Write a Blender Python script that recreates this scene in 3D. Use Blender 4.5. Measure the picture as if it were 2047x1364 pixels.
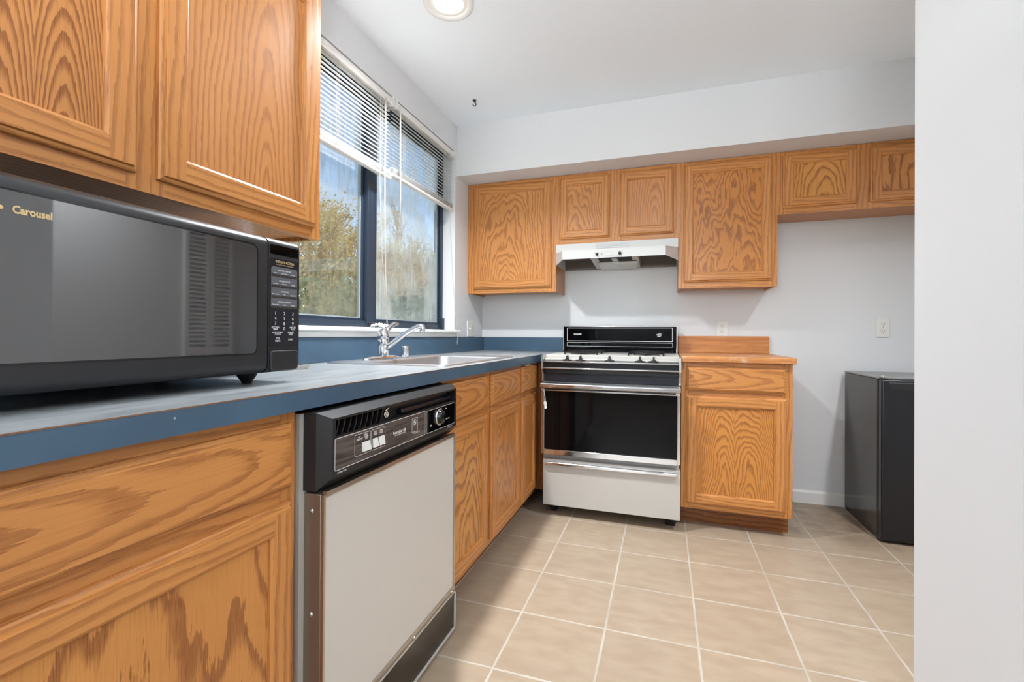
import bpy, bmesh, math, random
from mathutils import Vector, Matrix
random.seed(7)
for o in list(bpy.data.objects): bpy.data.objects.remove(o, do_unlink=True)
S = bpy.context.scene
COL = S.collection

# ------------------------------------------------------------------ camera
CX, CZ, YAW, FPX, PITCH, ROLL, V0 = 1.3447, 1.0374, 18.3749, 917.3788, .2366, .3268, 667.2046
ya, pi_, ro = map(math.radians, (YAW, PITCH, ROLL))
fw = Vector((-math.sin(ya)*math.cos(pi_), math.cos(ya)*math.cos(pi_), math.sin(pi_)))
rt0 = Vector((math.cos(ya), math.sin(ya), 0)); up0 = rt0.cross(fw)
rt = rt0*math.cos(ro)+up0*math.sin(ro); up = up0*math.cos(ro)-rt0*math.sin(ro)
cam = bpy.data.cameras.new('camera'); camo = bpy.data.objects.new('camera', cam); COL.objects.link(camo)
m = Matrix((rt, up, -fw)).transposed().to_4x4(); m.translation = (CX, 0, CZ); camo.matrix_world = m
cam.sensor_width = 36; cam.lens = 36*FPX/2047; cam.shift_y = -(682-V0)/2047; cam.clip_start = .02; cam.clip_end = 300
S.camera = camo

# ------------------------------------------------------------------ sky, sun, lights, exposure
S.view_settings.view_transform = 'Standard'; S.view_settings.look = 'None'
S.view_settings.gamma = 1; S.view_settings.use_curve_mapping = False
S.view_settings.exposure = 0.06
W = bpy.data.worlds.new('sky'); S.world = W; W.use_nodes = True
wn = W.node_tree.nodes; wl = W.node_tree.links
bg = wn['Background']; sky = wn.new('ShaderNodeTexSky'); sky.sky_type = 'NISHITA'
sky.sun_disc = False; sky.sun_elevation = math.radians(38); sky.sun_rotation = math.radians(70)
sky.air_density = 1.0; sky.dust_density = .05; sky.ozone_density = .7
wl.new(sky.outputs[0], bg.inputs[0]); bg.inputs[1].default_value = .36
sun = bpy.data.lights.new('sun', 'SUN'); sun.energy = 6; sun.angle = .01; sun.color = (1, .93, .82)
suno = bpy.data.objects.new('sun', sun); COL.objects.link(suno)
suno.rotation_euler = Vector((-.75, .45, -.62)).to_track_quat('-Z', 'Y').to_euler()
# rectangular area lamp aimed along a direction
def area(name, loc, direction, sx, sy, power, color):
    l = bpy.data.lights.new(name, 'AREA'); l.shape = 'RECTANGLE'; l.size = sx; l.size_y = sy; l.energy = power; l.color = color
    o = bpy.data.objects.new(name, l); COL.objects.link(o); o.location = loc
    o.rotation_euler = Vector(direction).to_track_quat('-Z', 'Y').to_euler(); return o
area('rear_fill_light', (.75, -3.35, 1.80), (.1, 1, .42), 1.7, 1.0, 66, (.84, .93, 1))  # added fill lamp behind the camera, daylight-tinted and tilted up
# added fill lamp beside the camera, aimed up to brighten the ceiling
area('ceiling_fill_light', (1.45, -.15, 1.55), (0, .12, 1), .16, .16, 28, (.93, .97, 1))
LAMP1, LAMP2, LAMP3 = 35, 25, 9       # watts of the recessed ceiling lamps, the last one an added fill
LAMPCOL = (.935, .97, 1)

# ------------------------------------------------------------------ object helpers
WL = {}
def tag(o, label=None, cat=None, group=None, kind=None):
    if label: o['label'] = label
    if cat: o['category'] = cat
    if group: o['group'] = group
    if kind: o['kind'] = kind
    return o
def thing(name, loc, label, cat, group=None, kind=None):
    o = bpy.data.objects.new(name, None); COL.objects.link(o); o.location = loc; o.empty_display_size = .05
    WL[o.name] = Vector(loc); return tag(o, label, cat, group, kind)
class MB:
    def __init__(s): s.v = []; s.f = []; s.uv = []; s.mi = []; s.sm = []
    def face(s, pts, uv=None, mi=0, smooth=False):
        b = len(s.v); s.v += [Vector(p) for p in pts]; s.f.append(tuple(range(b, b+len(pts))))
        s.uv.append(uv or [(0, 0)]*len(pts)); s.mi.append(mi); s.sm.append(smooth)
    def mesh(s, vs, fs, mi=0, smooth=True):
        b = len(s.v); s.v += [Vector(p) for p in vs]
        for f in fs:
            s.f.append(tuple(b+i for i in f)); s.uv.append([(s.v[b+i].x+s.v[b+i].y, s.v[b+i].z) for i in f]); s.mi.append(mi); s.sm.append(smooth)
    def quadg(s, pts, g, off=(0, 0), mi=0):
        # grain axis g ('x','y','z' or vector); v along grain, u across
        pts = [Vector(p) for p in pts]
        n = (pts[1]-pts[0]).cross(pts[2]-pts[0])
        if n.length < 1e-14: n = Vector((0, 0, 1))
        n.normalize(); G = {'x': Vector((1, 0, 0)), 'y': Vector((0, 1, 0)), 'z': Vector((0, 0, 1))}.get(g) if isinstance(g, str) else Vector(g)
        if abs(n.dot(G)) > .9: A = n.orthogonal().normalized(); Bv = n.cross(A)*.15
        else: Bv = (G-n*n.dot(G)).normalized(); A = n.cross(Bv)
        s.face(pts, [(p.dot(A)+off[0], p.dot(Bv)+off[1]) for p in pts], mi)
    def box(s, x0, x1, y0, y1, z0, z1, g='z', mi=0, off=None):
        if off is None: off = (random.uniform(0, 9), random.uniform(0, 9))
        a = [(x0, y0, z0), (x1, y0, z0), (x1, y1, z0), (x0, y1, z0), (x0, y0, z1), (x1, y0, z1), (x1, y1, z1), (x0, y1, z1)]
        for f in ((3, 2, 1, 0), (4, 5, 6, 7), (0, 1, 5, 4), (1, 2, 6, 5), (2, 3, 7, 6), (3, 0, 4, 7)):
            s.quadg([a[i] for i in f], g, off, mi)
        return s
    def hexa(s, a, mi=0, g='z'):
        for f in ((3, 2, 1, 0), (4, 5, 6, 7), (0, 1, 5, 4), (1, 2, 6, 5), (2, 3, 7, 6), (3, 0, 4, 7)): s.quadg([a[i] for i in f], g, (0, 0), mi)
    def prism(s, poly, axis, a0, a1, mi=0, g='z', smooth=False):
        # poly of 2D points in the two other axes (cyclic order), extruded along axis
        def P(p, a):
            return {'x': (a, p[0], p[1]), 'y': (p[0], a, p[1]), 'z': (p[0], p[1], a)}[axis]
        n = len(poly); ar = sum(poly[i][0]*poly[(i+1) % n][1]-poly[(i+1) % n][0]*poly[i][1] for i in range(n))
        if (ar > 0) == (axis == 'y'): poly = poly[::-1]
        for i in range(n):
            p, q = poly[i], poly[(i+1) % n]; s.quadg([P(p, a0), P(q, a0), P(q, a1), P(p, a1)], g, (0, 0), mi); s.sm[-1] = smooth
        s.face([P(p, a1) for p in poly], None, mi); s.face([P(p, a0) for p in poly[::-1]], None, mi)
    def tube(s, path, r, n=8, mi=0, cap=True):
        path = [Vector(p) for p in path]; R = r if isinstance(r, (list, tuple)) else [r]*len(path)
        vs = []; fs = []; prev = None
        for i, p in enumerate(path):
            t = (path[min(i+1, len(path)-1)]-path[max(i-1, 0)]).normalized()
            a = t.orthogonal().normalized() if prev is None else (prev-t*prev.dot(t)).normalized()
            prev = a; b = t.cross(a)
            for k in range(n): c = 2*math.pi*k/n; vs.append(p+(a*math.cos(c)+b*math.sin(c))*R[i])
        for i in range(len(path)-1):
            for k in range(n): fs.append((i*n+k, i*n+(k+1) % n, (i+1)*n+(k+1) % n, (i+1)*n+k))
        if cap: fs.append(tuple(range(n))[::-1]); fs.append(tuple((len(path)-1)*n+k for k in range(n)))
        s.mesh(vs, fs, mi)
    def lathe(s, prof, c, axis=(0, 0, 1), n=32, mi=0, sx=1, sy=1, xa=None):
        ax = Vector(axis).normalized(); a = Vector(xa) if xa else ax.orthogonal().normalized(); b = ax.cross(a); c = Vector(c); vs = []; fs = []
        for r, h in prof:
            for k in range(n): t = 2*math.pi*k/n; vs.append(c+ax*h+a*(r*math.cos(t)*sx)+b*(r*math.sin(t)*sy))
        for i in range(len(prof)-1):
            for k in range(n): fs.append((i*n+k, i*n+(k+1) % n, (i+1)*n+(k+1) % n, (i+1)*n+k))
        s.mesh(vs, fs, mi)
    def rbox(s, O, A, B, N, w, h, d, r=.01, seg=5, mi=0, edge=.0):
        # rounded rectangle slab: corner O, width A, height B, thickness along N
        O, A, B, N = map(Vector, (O, A, B, N)); pts = []
        for cx, cy, a0 in ((w-r, h-r, 0), (r, h-r, 90), (r, r, 180), (w-r, r, 270)):
            for k in range(seg+1):
                t = math.radians(a0+90*k/seg); pts.append((cx+r*math.cos(t), cy+r*math.sin(t)))
        e = edge; c = (w/2, h/2)
        def ins(p, q): return (p[0]-q*(1 if p[0] > c[0] else -1), p[1]-q*(1 if p[1] > c[1] else -1))
        rings = [(pts, 0), (pts, d-e)] + ([([ins(p, e*.35) for p in pts], d-e*.3), ([ins(p, e) for p in pts], d)] if e else [])
        n = len(pts); vs = []; fs = []
        for P_, hh in rings: vs += [O+A*p[0]+B*p[1]+N*hh for p in P_]
        for i in range(len(rings)-1):
            for k in range(n): fs.append((i*n+k, i*n+(k+1) % n, (i+1)*n+(k+1) % n, (i+1)*n+k))
        s.mesh(vs, fs, mi, smooth=bool(e))
        s.mesh(vs, [tuple(range(n))[::-1], tuple((len(rings)-1)*n+k for k in range(n))], mi, smooth=False)
    def rring(s, O, A, B, N, w, h, r, t, d, mi=0, seg=5):
        # thin rounded outline of line width t standing d proud
        O, A, B, N = map(Vector, (O, A, B, N))
        def pts(w, h, r, o):
            out = []
            for cx, cy, a0 in ((w-r, h-r, 0), (r, h-r, 90), (r, r, 180), (w-r, r, 270)):
                for k in range(seg+1):
                    q = math.radians(a0+90*k/seg); out.append(O+A*(cx+r*math.cos(q)+o)+B*(cy+r*math.sin(q)+o)+N*d)
            return out
        a = pts(w, h, r, 0); b = pts(w-2*t, h-2*t, max(r-t, .0002), t); n = len(a)
        for k in range(n): s.face([a[k], a[(k+1) % n], b[(k+1) % n], b[k]], None, mi)
    def text(s, txt, O, A, B, size, align='LEFT', mi=0, squash=1.0, bold=0):
        cu = bpy.data.curves.new('t', 'FONT'); cu.body = txt; cu.size = size; cu.align_x = align; cu.resolution_u = 3; cu.offset = bold
        o = bpy.data.objects.new('t', cu); COL.objects.link(o)
        dg = bpy.context.evaluated_depsgraph_get(); me = bpy.data.meshes.new_from_object(o.evaluated_get(dg))
        O, A, B = map(Vector, (O, A, B)); N = A.cross(B)
        vs = [O+A*(v.co.x*squash)+B*v.co.y+N*.0004 for v in me.vertices]
        s.mesh(vs, [tuple(p.vertices) for p in me.polygons], mi, smooth=False)
        bpy.data.objects.remove(o, do_unlink=True); bpy.data.curves.remove(cu); bpy.data.meshes.remove(me)
    def build(s, name, mats, parent=None, label=None, bevel=0, seg=2, kind=None, auto=None):
        base = WL[parent.name] if parent else Vector((0, 0, 0))
        me = bpy.data.meshes.new(name); me.from_pydata([v-base for v in s.v], [], s.f)
        uvl = me.uv_layers.new(name='grain'); i = 0
        for fi, f in enumerate(s.f):
            for k in range(len(f)): uvl.data[i].uv = s.uv[fi][k]; i += 1
        for p, mi, sm in zip(me.polygons, s.mi, s.sm): p.material_index = mi; p.use_smooth = sm
        for mm in (mats if isinstance(mats, (list, tuple)) else [mats]): me.materials.append(mm)
        if bevel or auto:
            bm = bmesh.new(); bm.from_mesh(me); bmesh.ops.remove_doubles(bm, verts=bm.verts, dist=1e-5); bm.to_mesh(me); bm.free()
        me.update(); o = bpy.data.objects.new(name, me); COL.objects.link(o)
        if parent: o.parent = parent
        WL[o.name] = base.copy()
        if label: o['label'] = label
        if kind: o['kind'] = kind
        if bevel:
            b = o.modifiers.new('bevel', 'BEVEL'); b.width = bevel; b.segments = seg; b.limit_method = 'ANGLE'; b.angle_limit = math.radians(40)
            for p in me.polygons: p.use_smooth = True
            me.set_sharp_from_angle(angle=math.radians(35))
        if auto: me.set_sharp_from_angle(angle=math.radians(auto))
        return o

# ------------------------------------------------------------------ materials
def srgb(r, g, b):
    f = lambda c: (c/255/12.92 if c/255 <= .04045 else ((c/255+.055)/1.055)**2.4)
    return (f(r), f(g), f(b), 1)
def mat(name, col, rough=.5, metal=0, spec=.5, coat=0, bump=0, bscale=200, var=0, vscale=5, emit=None, es=0, alpha=None):
    M = bpy.data.materials.new(name); M.use_nodes = True; nt = M.node_tree; n = nt.nodes; p = n['Principled BSDF']
    p.inputs['Base Color'].default_value = col; p.inputs['Roughness'].default_value = rough; p.inputs['Metallic'].default_value = metal
    p.inputs['Specular IOR Level'].default_value = spec; p.inputs['Coat Weight'].default_value = coat; p.inputs['Coat Roughness'].default_value = .08
    tc = n.new('ShaderNodeTexCoord')
    if var:
        no = n.new('ShaderNodeTexNoise'); no.inputs['Scale'].default_value = vscale; no.inputs['Detail'].default_value = 5
        nt.links.new(tc.outputs['Object'], no.inputs['Vector'])
        mx = n.new('ShaderNodeMix'); mx.data_type = 'RGBA'; mx.inputs['A'].default_value = tuple(c*(1-var) for c in col[:3])+(1,)
        mx.inputs['B'].default_value = tuple(min(1, c*(1+var)) for c in col[:3])+(1,)
        nt.links.new(no.outputs['Fac'], mx.inputs['Factor']); nt.links.new(mx.outputs['Result'], p.inputs['Base Color'])
    if bump:
        no = n.new('ShaderNodeTexNoise'); no.inputs['Scale'].default_value = bscale; no.inputs['Detail'].default_value = 3
        nt.links.new(tc.outputs['Object'], no.inputs['Vector'])
        b = n.new('ShaderNodeBump'); b.inputs['Strength'].default_value = bump; b.inputs['Distance'].default_value = .002
        nt.links.new(no.outputs['Fac'], b.inputs['Height']); nt.links.new(b.outputs['Normal'], p.inputs['Normal'])
    if emit: p.inputs['Emission Color'].default_value = emit; p.inputs['Emission Strength'].default_value = es
    return M
def mth(nt, op, a, b=None, c=None):
    n = nt.nodes.new('ShaderNodeMath'); n.operation = op
    for i, v in enumerate((a, b, c)):
        if v is None: continue
        if isinstance(v, (int, float)): n.inputs[i].default_value = v
        else: nt.links.new(v, n.inputs[i])
    return n.outputs[0]
def sstep(nt, x, lo, hi, a=0, b=1):
    n = nt.nodes.new('ShaderNodeMapRange'); n.interpolation_type = 'SMOOTHSTEP'; nt.links.new(x, n.inputs[0])
    n.inputs[1].default_value = lo; n.inputs[2].default_value = hi; n.inputs[3].default_value = a; n.inputs[4].default_value = b; return n.outputs[0]
def noise(nt, vec, scale, detail=2, rough=.5):
    n = nt.nodes.new('ShaderNodeTexNoise'); n.inputs['Scale'].default_value = scale; n.inputs['Detail'].default_value = detail; n.inputs['Roughness'].default_value = rough
    nt.links.new(vec, n.inputs['Vector']); return n.outputs['Fac']
def xyz(nt, x, y, z=0):
    n = nt.nodes.new('ShaderNodeCombineXYZ')
    for i, v in enumerate((x, y, z)):
        if isinstance(v, (int, float)): n.inputs[i].default_value = v
        else: nt.links.new(v, n.inputs[i])
    return n.outputs[0]
def mixc(nt, f, a, b):
    n = nt.nodes.new('ShaderNodeMix'); n.data_type = 'RGBA'
    if isinstance(f, (int, float)): n.inputs['Factor'].default_value = f
    else: nt.links.new(f, n.inputs['Factor'])
    for k, v in (('A', a), ('B', b)):
        if isinstance(v, tuple): n.inputs[k].default_value = v
        else: nt.links.new(v, n.inputs[k])
    return n.outputs['Result']
OAKL, OAKM, OAKD = srgb(202, 138, 76), srgb(180, 114, 56), srgb(138, 80, 37)
def oak(name, mode='straight', spacing=.010, tilt=.10, warp=.012, d0=.03, contrast=1.0, light=OAKL, dark=OAKD, mid=OAKM, u0=0.0, soft=.35, seed=0.0, rough=.33, cf=.16, lobe=.062):
    """plain-sawn oak: growth rings cut by a tilted plane give cathedrals, or near-straight bands"""
    M = bpy.data.materials.new(name); M.use_nodes = True; nt = M.node_tree; p = nt.nodes['Principled BSDF']
    uvn = nt.nodes.new('ShaderNodeUVMap'); uvn.uv_map = 'grain'
    sp = nt.nodes.new('ShaderNodeSeparateXYZ'); nt.links.new(uvn.outputs[0], sp.inputs[0]); u, v = sp.outputs[0], sp.outputs[1]
    oi = nt.nodes.new('ShaderNodeObjectInfo'); rnd = mth(nt, 'ADD', mth(nt, 'MULTIPLY', oi.outputs['Random'], 37.0), seed)
    w1 = noise(nt, xyz(nt, mth(nt, 'MULTIPLY', u, 5), mth(nt, 'MULTIPLY', v, 1.7), rnd), 1.0, 2)
    w2 = noise(nt, xyz(nt, mth(nt, 'MULTIPLY', u, 28), mth(nt, 'MULTIPLY', v, 7), rnd), 1.0, 2)
    w3 = noise(nt, xyz(nt, mth(nt, 'MULTIPLY', u, 260), mth(nt, 'MULTIPLY', v, 26), rnd), 1.0, 2)
    wv = mth(nt, 'ADD', mth(nt, 'ADD', mth(nt, 'MULTIPLY', mth(nt, 'SUBTRACT', w1, .5), warp*4), mth(nt, 'MULTIPLY', mth(nt, 'SUBTRACT', w2, .5), warp*.6)),
             mth(nt, 'MULTIPLY', mth(nt, 'SUBTRACT', w3, .5), spacing*.5))
    if mode == 'cathedral':
        du = mth(nt, 'SUBTRACT', u, u0)
        h = mth(nt, 'ADD', mth(nt, 'MULTIPLY', v, tilt), d0)
        r = mth(nt, 'SQRT', mth(nt, 'ADD', mth(nt, 'MULTIPLY', du, mth(nt, 'MULTIPLY', du, cf)), mth(nt, 'MULTIPLY', h, h)))
    elif mode == 'double':
        du = mth(nt, 'SUBTRACT', mth(nt, 'ABSOLUTE', mth(nt, 'SUBTRACT', u, u0)), lobe)
        h = mth(nt, 'ADD', mth(nt, 'MULTIPLY', v, tilt), d0)
        r = mth(nt, 'SQRT', mth(nt, 'ADD', mth(nt, 'MULTIPLY', du, mth(nt, 'MULTIPLY', du, cf)), mth(nt, 'MULTIPLY', h, h)))
    else:
        r = mth(nt, 'ADD', mth(nt, 'MULTIPLY', u, .55), mth(nt, 'MULTIPLY', v, .02))
    k = mth(nt, 'FRACT', mth(nt, 'ADD', mth(nt, 'DIVIDE', mth(nt, 'ADD', r, wv), spacing), rnd))
    band = mth(nt, 'MULTIPLY', sstep(nt, k, .62-soft*.6, .82), sstep(nt, k, .93, 1.0, 1, 0))
    pore = sstep(nt, noise(nt, xyz(nt, mth(nt, 'MULTIPLY', u, 900), mth(nt, 'MULTIPLY', v, 22), rnd), 1.0, 2), .5, .72)
    fine = noise(nt, xyz(nt, mth(nt, 'MULTIPLY', u, 320), mth(nt, 'MULTIPLY', v, 5), rnd), 1.0, 2)
    big = noise(nt, xyz(nt, mth(nt, 'MULTIPLY', u, 6), mth(nt, 'MULTIPLY', v, 1.5), rnd), 1.0, 2)
    base = mixc(nt, sstep(nt, big, .3, .7), light, tuple(light[i]*.72+mid[i]*.28 for i in range(3))+(1,))
    base = mixc(nt, mth(nt, 'MULTIPLY', sstep(nt, fine, .45, .7), .30), base, mid)
    f = mth(nt, 'MULTIPLY', mth(nt, 'ADD', mth(nt, 'MULTIPLY', band, .70), mth(nt, 'MULTIPLY', mth(nt, 'MULTIPLY', pore, .75), mth(nt, 'ADD', mth(nt, 'MULTIPLY', band, .6), .25))), contrast)
    f = mth(nt, 'MINIMUM', f, 1.0)
    nt.links.new(mixc(nt, f, base, dark), p.inputs['Base Color'])
    p.inputs['Roughness'].default_value = rough; p.inputs['Specular IOR Level'].default_value = .45
    b = nt.nodes.new('ShaderNodeBump'); b.inputs['Strength'].default_value = .12; b.inputs['Distance'].default_value = .001
    nt.links.new(f, b.inputs['Height']); b.invert = True; nt.links.new(b.outputs['Normal'], p.inputs['Normal'])
    return M
WHITE = mat('white_wall_paint', srgb(220, 221, 222), .55, bump=.03, bscale=300)
CEIL = mat('ceiling_paint', srgb(240, 245, 249), .6, bump=.03, bscale=300)
TRIM = mat('white_trim_paint', srgb(232, 231, 228), .35)
OAK = oak('oak_frame', 'straight', .012, contrast=.65, warp=.009)
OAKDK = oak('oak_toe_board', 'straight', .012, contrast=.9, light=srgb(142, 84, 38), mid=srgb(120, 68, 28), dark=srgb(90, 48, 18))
def panel_mat(name, **k): return oak(name, 'cathedral', **k)
CHROME = mat('chrome', srgb(225, 226, 228), .10, 1.0)
STEEL = mat('brushed_steel', srgb(190, 186, 180), .28, 1.0)
SINKST = mat('sink_steel', srgb(188, 190, 192), .33, .9)
BLACKGL = mat('black_glass', srgb(7, 7, 9), .04, 0, .22)
BLACKPL = mat('black_plastic', srgb(30, 30, 32), .38)
MWPL = mat('microwave_plastic', srgb(35, 35, 37), .36, bump=.02, bscale=900)
MWGL = mat('microwave_glass', srgb(34, 34, 38), .035, 0, .5); MWGL.node_tree.nodes['Principled BSDF'].inputs['IOR'].default_value = 2.3
BLACKEN = mat('black_enamel', srgb(14, 14, 16), .18)
NAVYEN = mat('dark_enamel', srgb(24, 26, 34), .22)
ENAMEL = mat('white_enamel', srgb(190, 186, 179), .22)
DWWHITE = mat('dishwasher_white', srgb(202, 196, 188), .25)
HOODW = mat('hood_white', srgb(204, 203, 200), .3)
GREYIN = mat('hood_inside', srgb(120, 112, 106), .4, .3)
WHITEPL = mat('white_plastic', srgb(226, 225, 220), .35)
INK = mat('white_print', srgb(220, 220, 218), .5)
INKD = mat('grey_print', srgb(150, 148, 142), .5)
GOLD = mat('gold_print', srgb(205, 180, 130), .45)
DARK = mat('dark_gap', srgb(8, 8, 8), .7)
FRIDGE = mat('fridge_black', srgb(20, 22, 27), .24, bump=.05, bscale=900)
FRIDGES = mat('fridge_side', srgb(50, 45, 37), .16, bump=.02, bscale=700)  # brownish room reflections on the side are put into the colour
FRIDGET = mat('fridge_top', srgb(134, 135, 134), .4)  # grey reflection on the fridge top is put into the colour
ALU = mat('navy_aluminium', srgb(42, 54, 70), .38, .2)
ALUL = mat('glazing_bead', srgb(150, 160, 165), .4)
BLIND = mat('blind_white', srgb(232, 230, 226), .4)
CORD = mat('cord_beige', srgb(190, 184, 174), .7)
LENS = mat('lens_plastic', srgb(205, 205, 202), .35, bump=.2, bscale=120)

def slat_mat():
    M = bpy.data.materials.new('slat_vinyl'); M.use_nodes = True; nt = M.node_tree; n = nt.nodes; p = n['Principled BSDF']
    p.inputs['Base Color'].default_value = srgb(236, 235, 232); p.inputs['Roughness'].default_value = .4
    t = n.new('ShaderNodeBsdfTranslucent'); t.inputs[0].default_value = srgb(236, 236, 236); mx = n.new('ShaderNodeMixShader'); mx.inputs[0].default_value = .30
    nt.links.new(p.outputs[0], mx.inputs[1]); nt.links.new(t.outputs[0], mx.inputs[2]); nt.links.new(mx.outputs[0], n['Material Output'].inputs[0]); return M
SLAT = slat_mat()
def floor_mat():
    M = bpy.data.materials.new('beige_floor_tile'); M.use_nodes = True; nt = M.node_tree; p = nt.nodes['Principled BSDF']
    tc = nt.nodes.new('ShaderNodeTexCoord'); sp = nt.nodes.new('ShaderNodeSeparateXYZ'); nt.links.new(tc.outputs['Object'], sp.inputs[0])
    T = .3078
    fx = mth(nt, 'DIVIDE', mth(nt, 'SUBTRACT', sp.outputs[0], .8412), T); fy = mth(nt, 'DIVIDE', mth(nt, 'SUBTRACT', sp.outputs[1], 2.8821), T)
    wob = noise(nt, tc.outputs['Object'], 9, 2)
    def edge(f):
        a = mth(nt, 'FRACT', mth(nt, 'ADD', f, mth(nt, 'MULTIPLY', mth(nt, 'SUBTRACT', wob, .5), .012)))
        return mth(nt, 'MINIMUM', a, mth(nt, 'SUBTRACT', 1.0, a))
    e = mth(nt, 'MINIMUM', edge(fx), edge(fy)); g = sstep(nt, e, .010, .016, 1, 0)
    cell = nt.nodes.new('ShaderNodeTexWhiteNoise'); cell.noise_dimensions = '2D'
    nt.links.new(xyz(nt, mth(nt, 'FLOOR', fx), mth(nt, 'FLOOR', fy)), cell.inputs['Vector'])
    st = noise(nt, xyz(nt, mth(nt, 'MULTIPLY', sp.outputs[0], 9), mth(nt, 'MULTIPLY', sp.outputs[1], 22), mth(nt, 'MULTIPLY', cell.outputs[0], 30)), 1, 4)
    c = mixc(nt, sstep(nt, st, .25, .75), srgb(158, 139, 119), srgb(170, 152, 131))
    c = mixc(nt, mth(nt, 'MULTIPLY', cell.outputs[0], .25), c, srgb(152, 134, 114))
    d = noise(nt, tc.outputs['Object'], 3.1, 5, .65)
    c = mixc(nt, mth(nt, 'MULTIPLY', sstep(nt, d, .58, .8), .35), c, srgb(142, 118, 94))
    gr = mixc(nt, noise(nt, tc.outputs['Object'], 6, 4), srgb(150, 134, 116), srgb(208, 200, 188))
    # darker brown blotches from the range front towards the back wall
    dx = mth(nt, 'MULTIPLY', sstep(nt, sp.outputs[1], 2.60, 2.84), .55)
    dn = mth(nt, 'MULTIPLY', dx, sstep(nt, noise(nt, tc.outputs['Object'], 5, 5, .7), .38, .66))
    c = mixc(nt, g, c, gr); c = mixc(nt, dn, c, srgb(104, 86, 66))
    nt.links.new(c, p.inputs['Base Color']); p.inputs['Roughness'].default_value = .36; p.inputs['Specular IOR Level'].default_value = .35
    b = nt.nodes.new('ShaderNodeBump'); b.inputs['Strength'].default_value = .35; b.inputs['Distance'].default_value = .003
    nt.links.new(mth(nt, 'ADD', mth(nt, 'SUBTRACT', 1.0, g), mth(nt, 'MULTIPLY', st, .12)), b.inputs['Height']); nt.links.new(b.outputs['Normal'], p.inputs['Normal'])
    return M
FLOOR = floor_mat()
def laminate(name, lo, hi, chipc, rough, streak=False):
    M = mat(name, lo, rough); nt = M.node_tree; p = nt.nodes['Principled BSDF']
    tc = nt.nodes.new('ShaderNodeTexCoord'); sp = nt.nodes.new('ShaderNodeSeparateXYZ'); nt.links.new(tc.outputs['Object'], sp.inputs[0])
    if streak: no = noise(nt, xyz(nt, mth(nt, 'MULTIPLY', sp.outputs[0], 26), mth(nt, 'MULTIPLY', sp.outputs[1], 5), sp.outputs[2]), 1, 6, .65)
    else: no = noise(nt, tc.outputs['Object'], 5, 3, .5)
    vo = nt.nodes.new('ShaderNodeTexVoronoi'); vo.inputs['Scale'].default_value = 22; nt.links.new(tc.outputs['Object'], vo.inputs['Vector'])
    chip = mth(nt, 'MULTIPLY', sstep(nt, vo.outputs['Distance'], .02, .06, 1, 0), sstep(nt, noise(nt, tc.outputs['Object'], 9, 2), .56, .6))
    c = mixc(nt, sstep(nt, no, .3, .72), lo, hi); c = mixc(nt, chip, c, chipc)
    nt.links.new(c, p.inputs['Base Color']); return M
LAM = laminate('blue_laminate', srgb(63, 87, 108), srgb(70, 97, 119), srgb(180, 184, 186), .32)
LAMTOP = laminate('glare_laminate_top', srgb(126, 130, 132), srgb(156, 160, 162), srgb(196, 197, 197), .30, True)  # window glare on the blue top, painted in as a paler colour
def butcher(name, worn):
    M = bpy.data.materials.new(name); M.use_nodes = True; nt = M.node_tree; p = nt.nodes['Principled BSDF']
    tc = nt.nodes.new('ShaderNodeTexCoord'); sp = nt.nodes.new('ShaderNodeSeparateXYZ'); nt.links.new(tc.outputs['Object'], sp.inputs[0])
    st = noise(nt, xyz(nt, mth(nt, 'MULTIPLY', sp.outputs[0], 4), mth(nt, 'MULTIPLY', sp.outputs[1], 60), mth(nt, 'MULTIPLY', sp.outputs[2], 60)), 1, 4)
    c = mixc(nt, sstep(nt, st, .3, .7), srgb(206, 140, 76), srgb(178, 110, 56))
    wear = sstep(nt, noise(nt, tc.outputs['Object'], 11, 6, .75), .5, .68)
    c = mixc(nt, mth(nt, 'MULTIPLY', wear, worn), c, srgb(206, 178, 150)); nt.links.new(c, p.inputs['Base Color']); p.inputs['Roughness'].default_value = .4
    return M
BUTCH = butcher('butcher_block', .75)
BUTCHB = butcher('butcher_splash', .10)
def dwwood():
    M = bpy.data.materials.new('dark_walnut_print'); M.use_nodes = True; nt = M.node_tree; p = nt.nodes['Principled BSDF']
    tc = nt.nodes.new('ShaderNodeTexCoord'); sp = nt.nodes.new('ShaderNodeSeparateXYZ'); nt.links.new(tc.outputs['Object'], sp.inputs[0])
    st = noise(nt, xyz(nt, 0, mth(nt, 'MULTIPLY', sp.outputs[1], 9), mth(nt, 'MULTIPLY', sp.outputs[2], 130)), 1, 4)
    nt.links.new(mixc(nt, sstep(nt, st, .35, .65), srgb(54, 47, 44), srgb(92, 84, 80)), p.inputs['Base Color']); p.inputs['Roughness'].default_value = .38
    return M
DWWOOD = dwwood()
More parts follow.
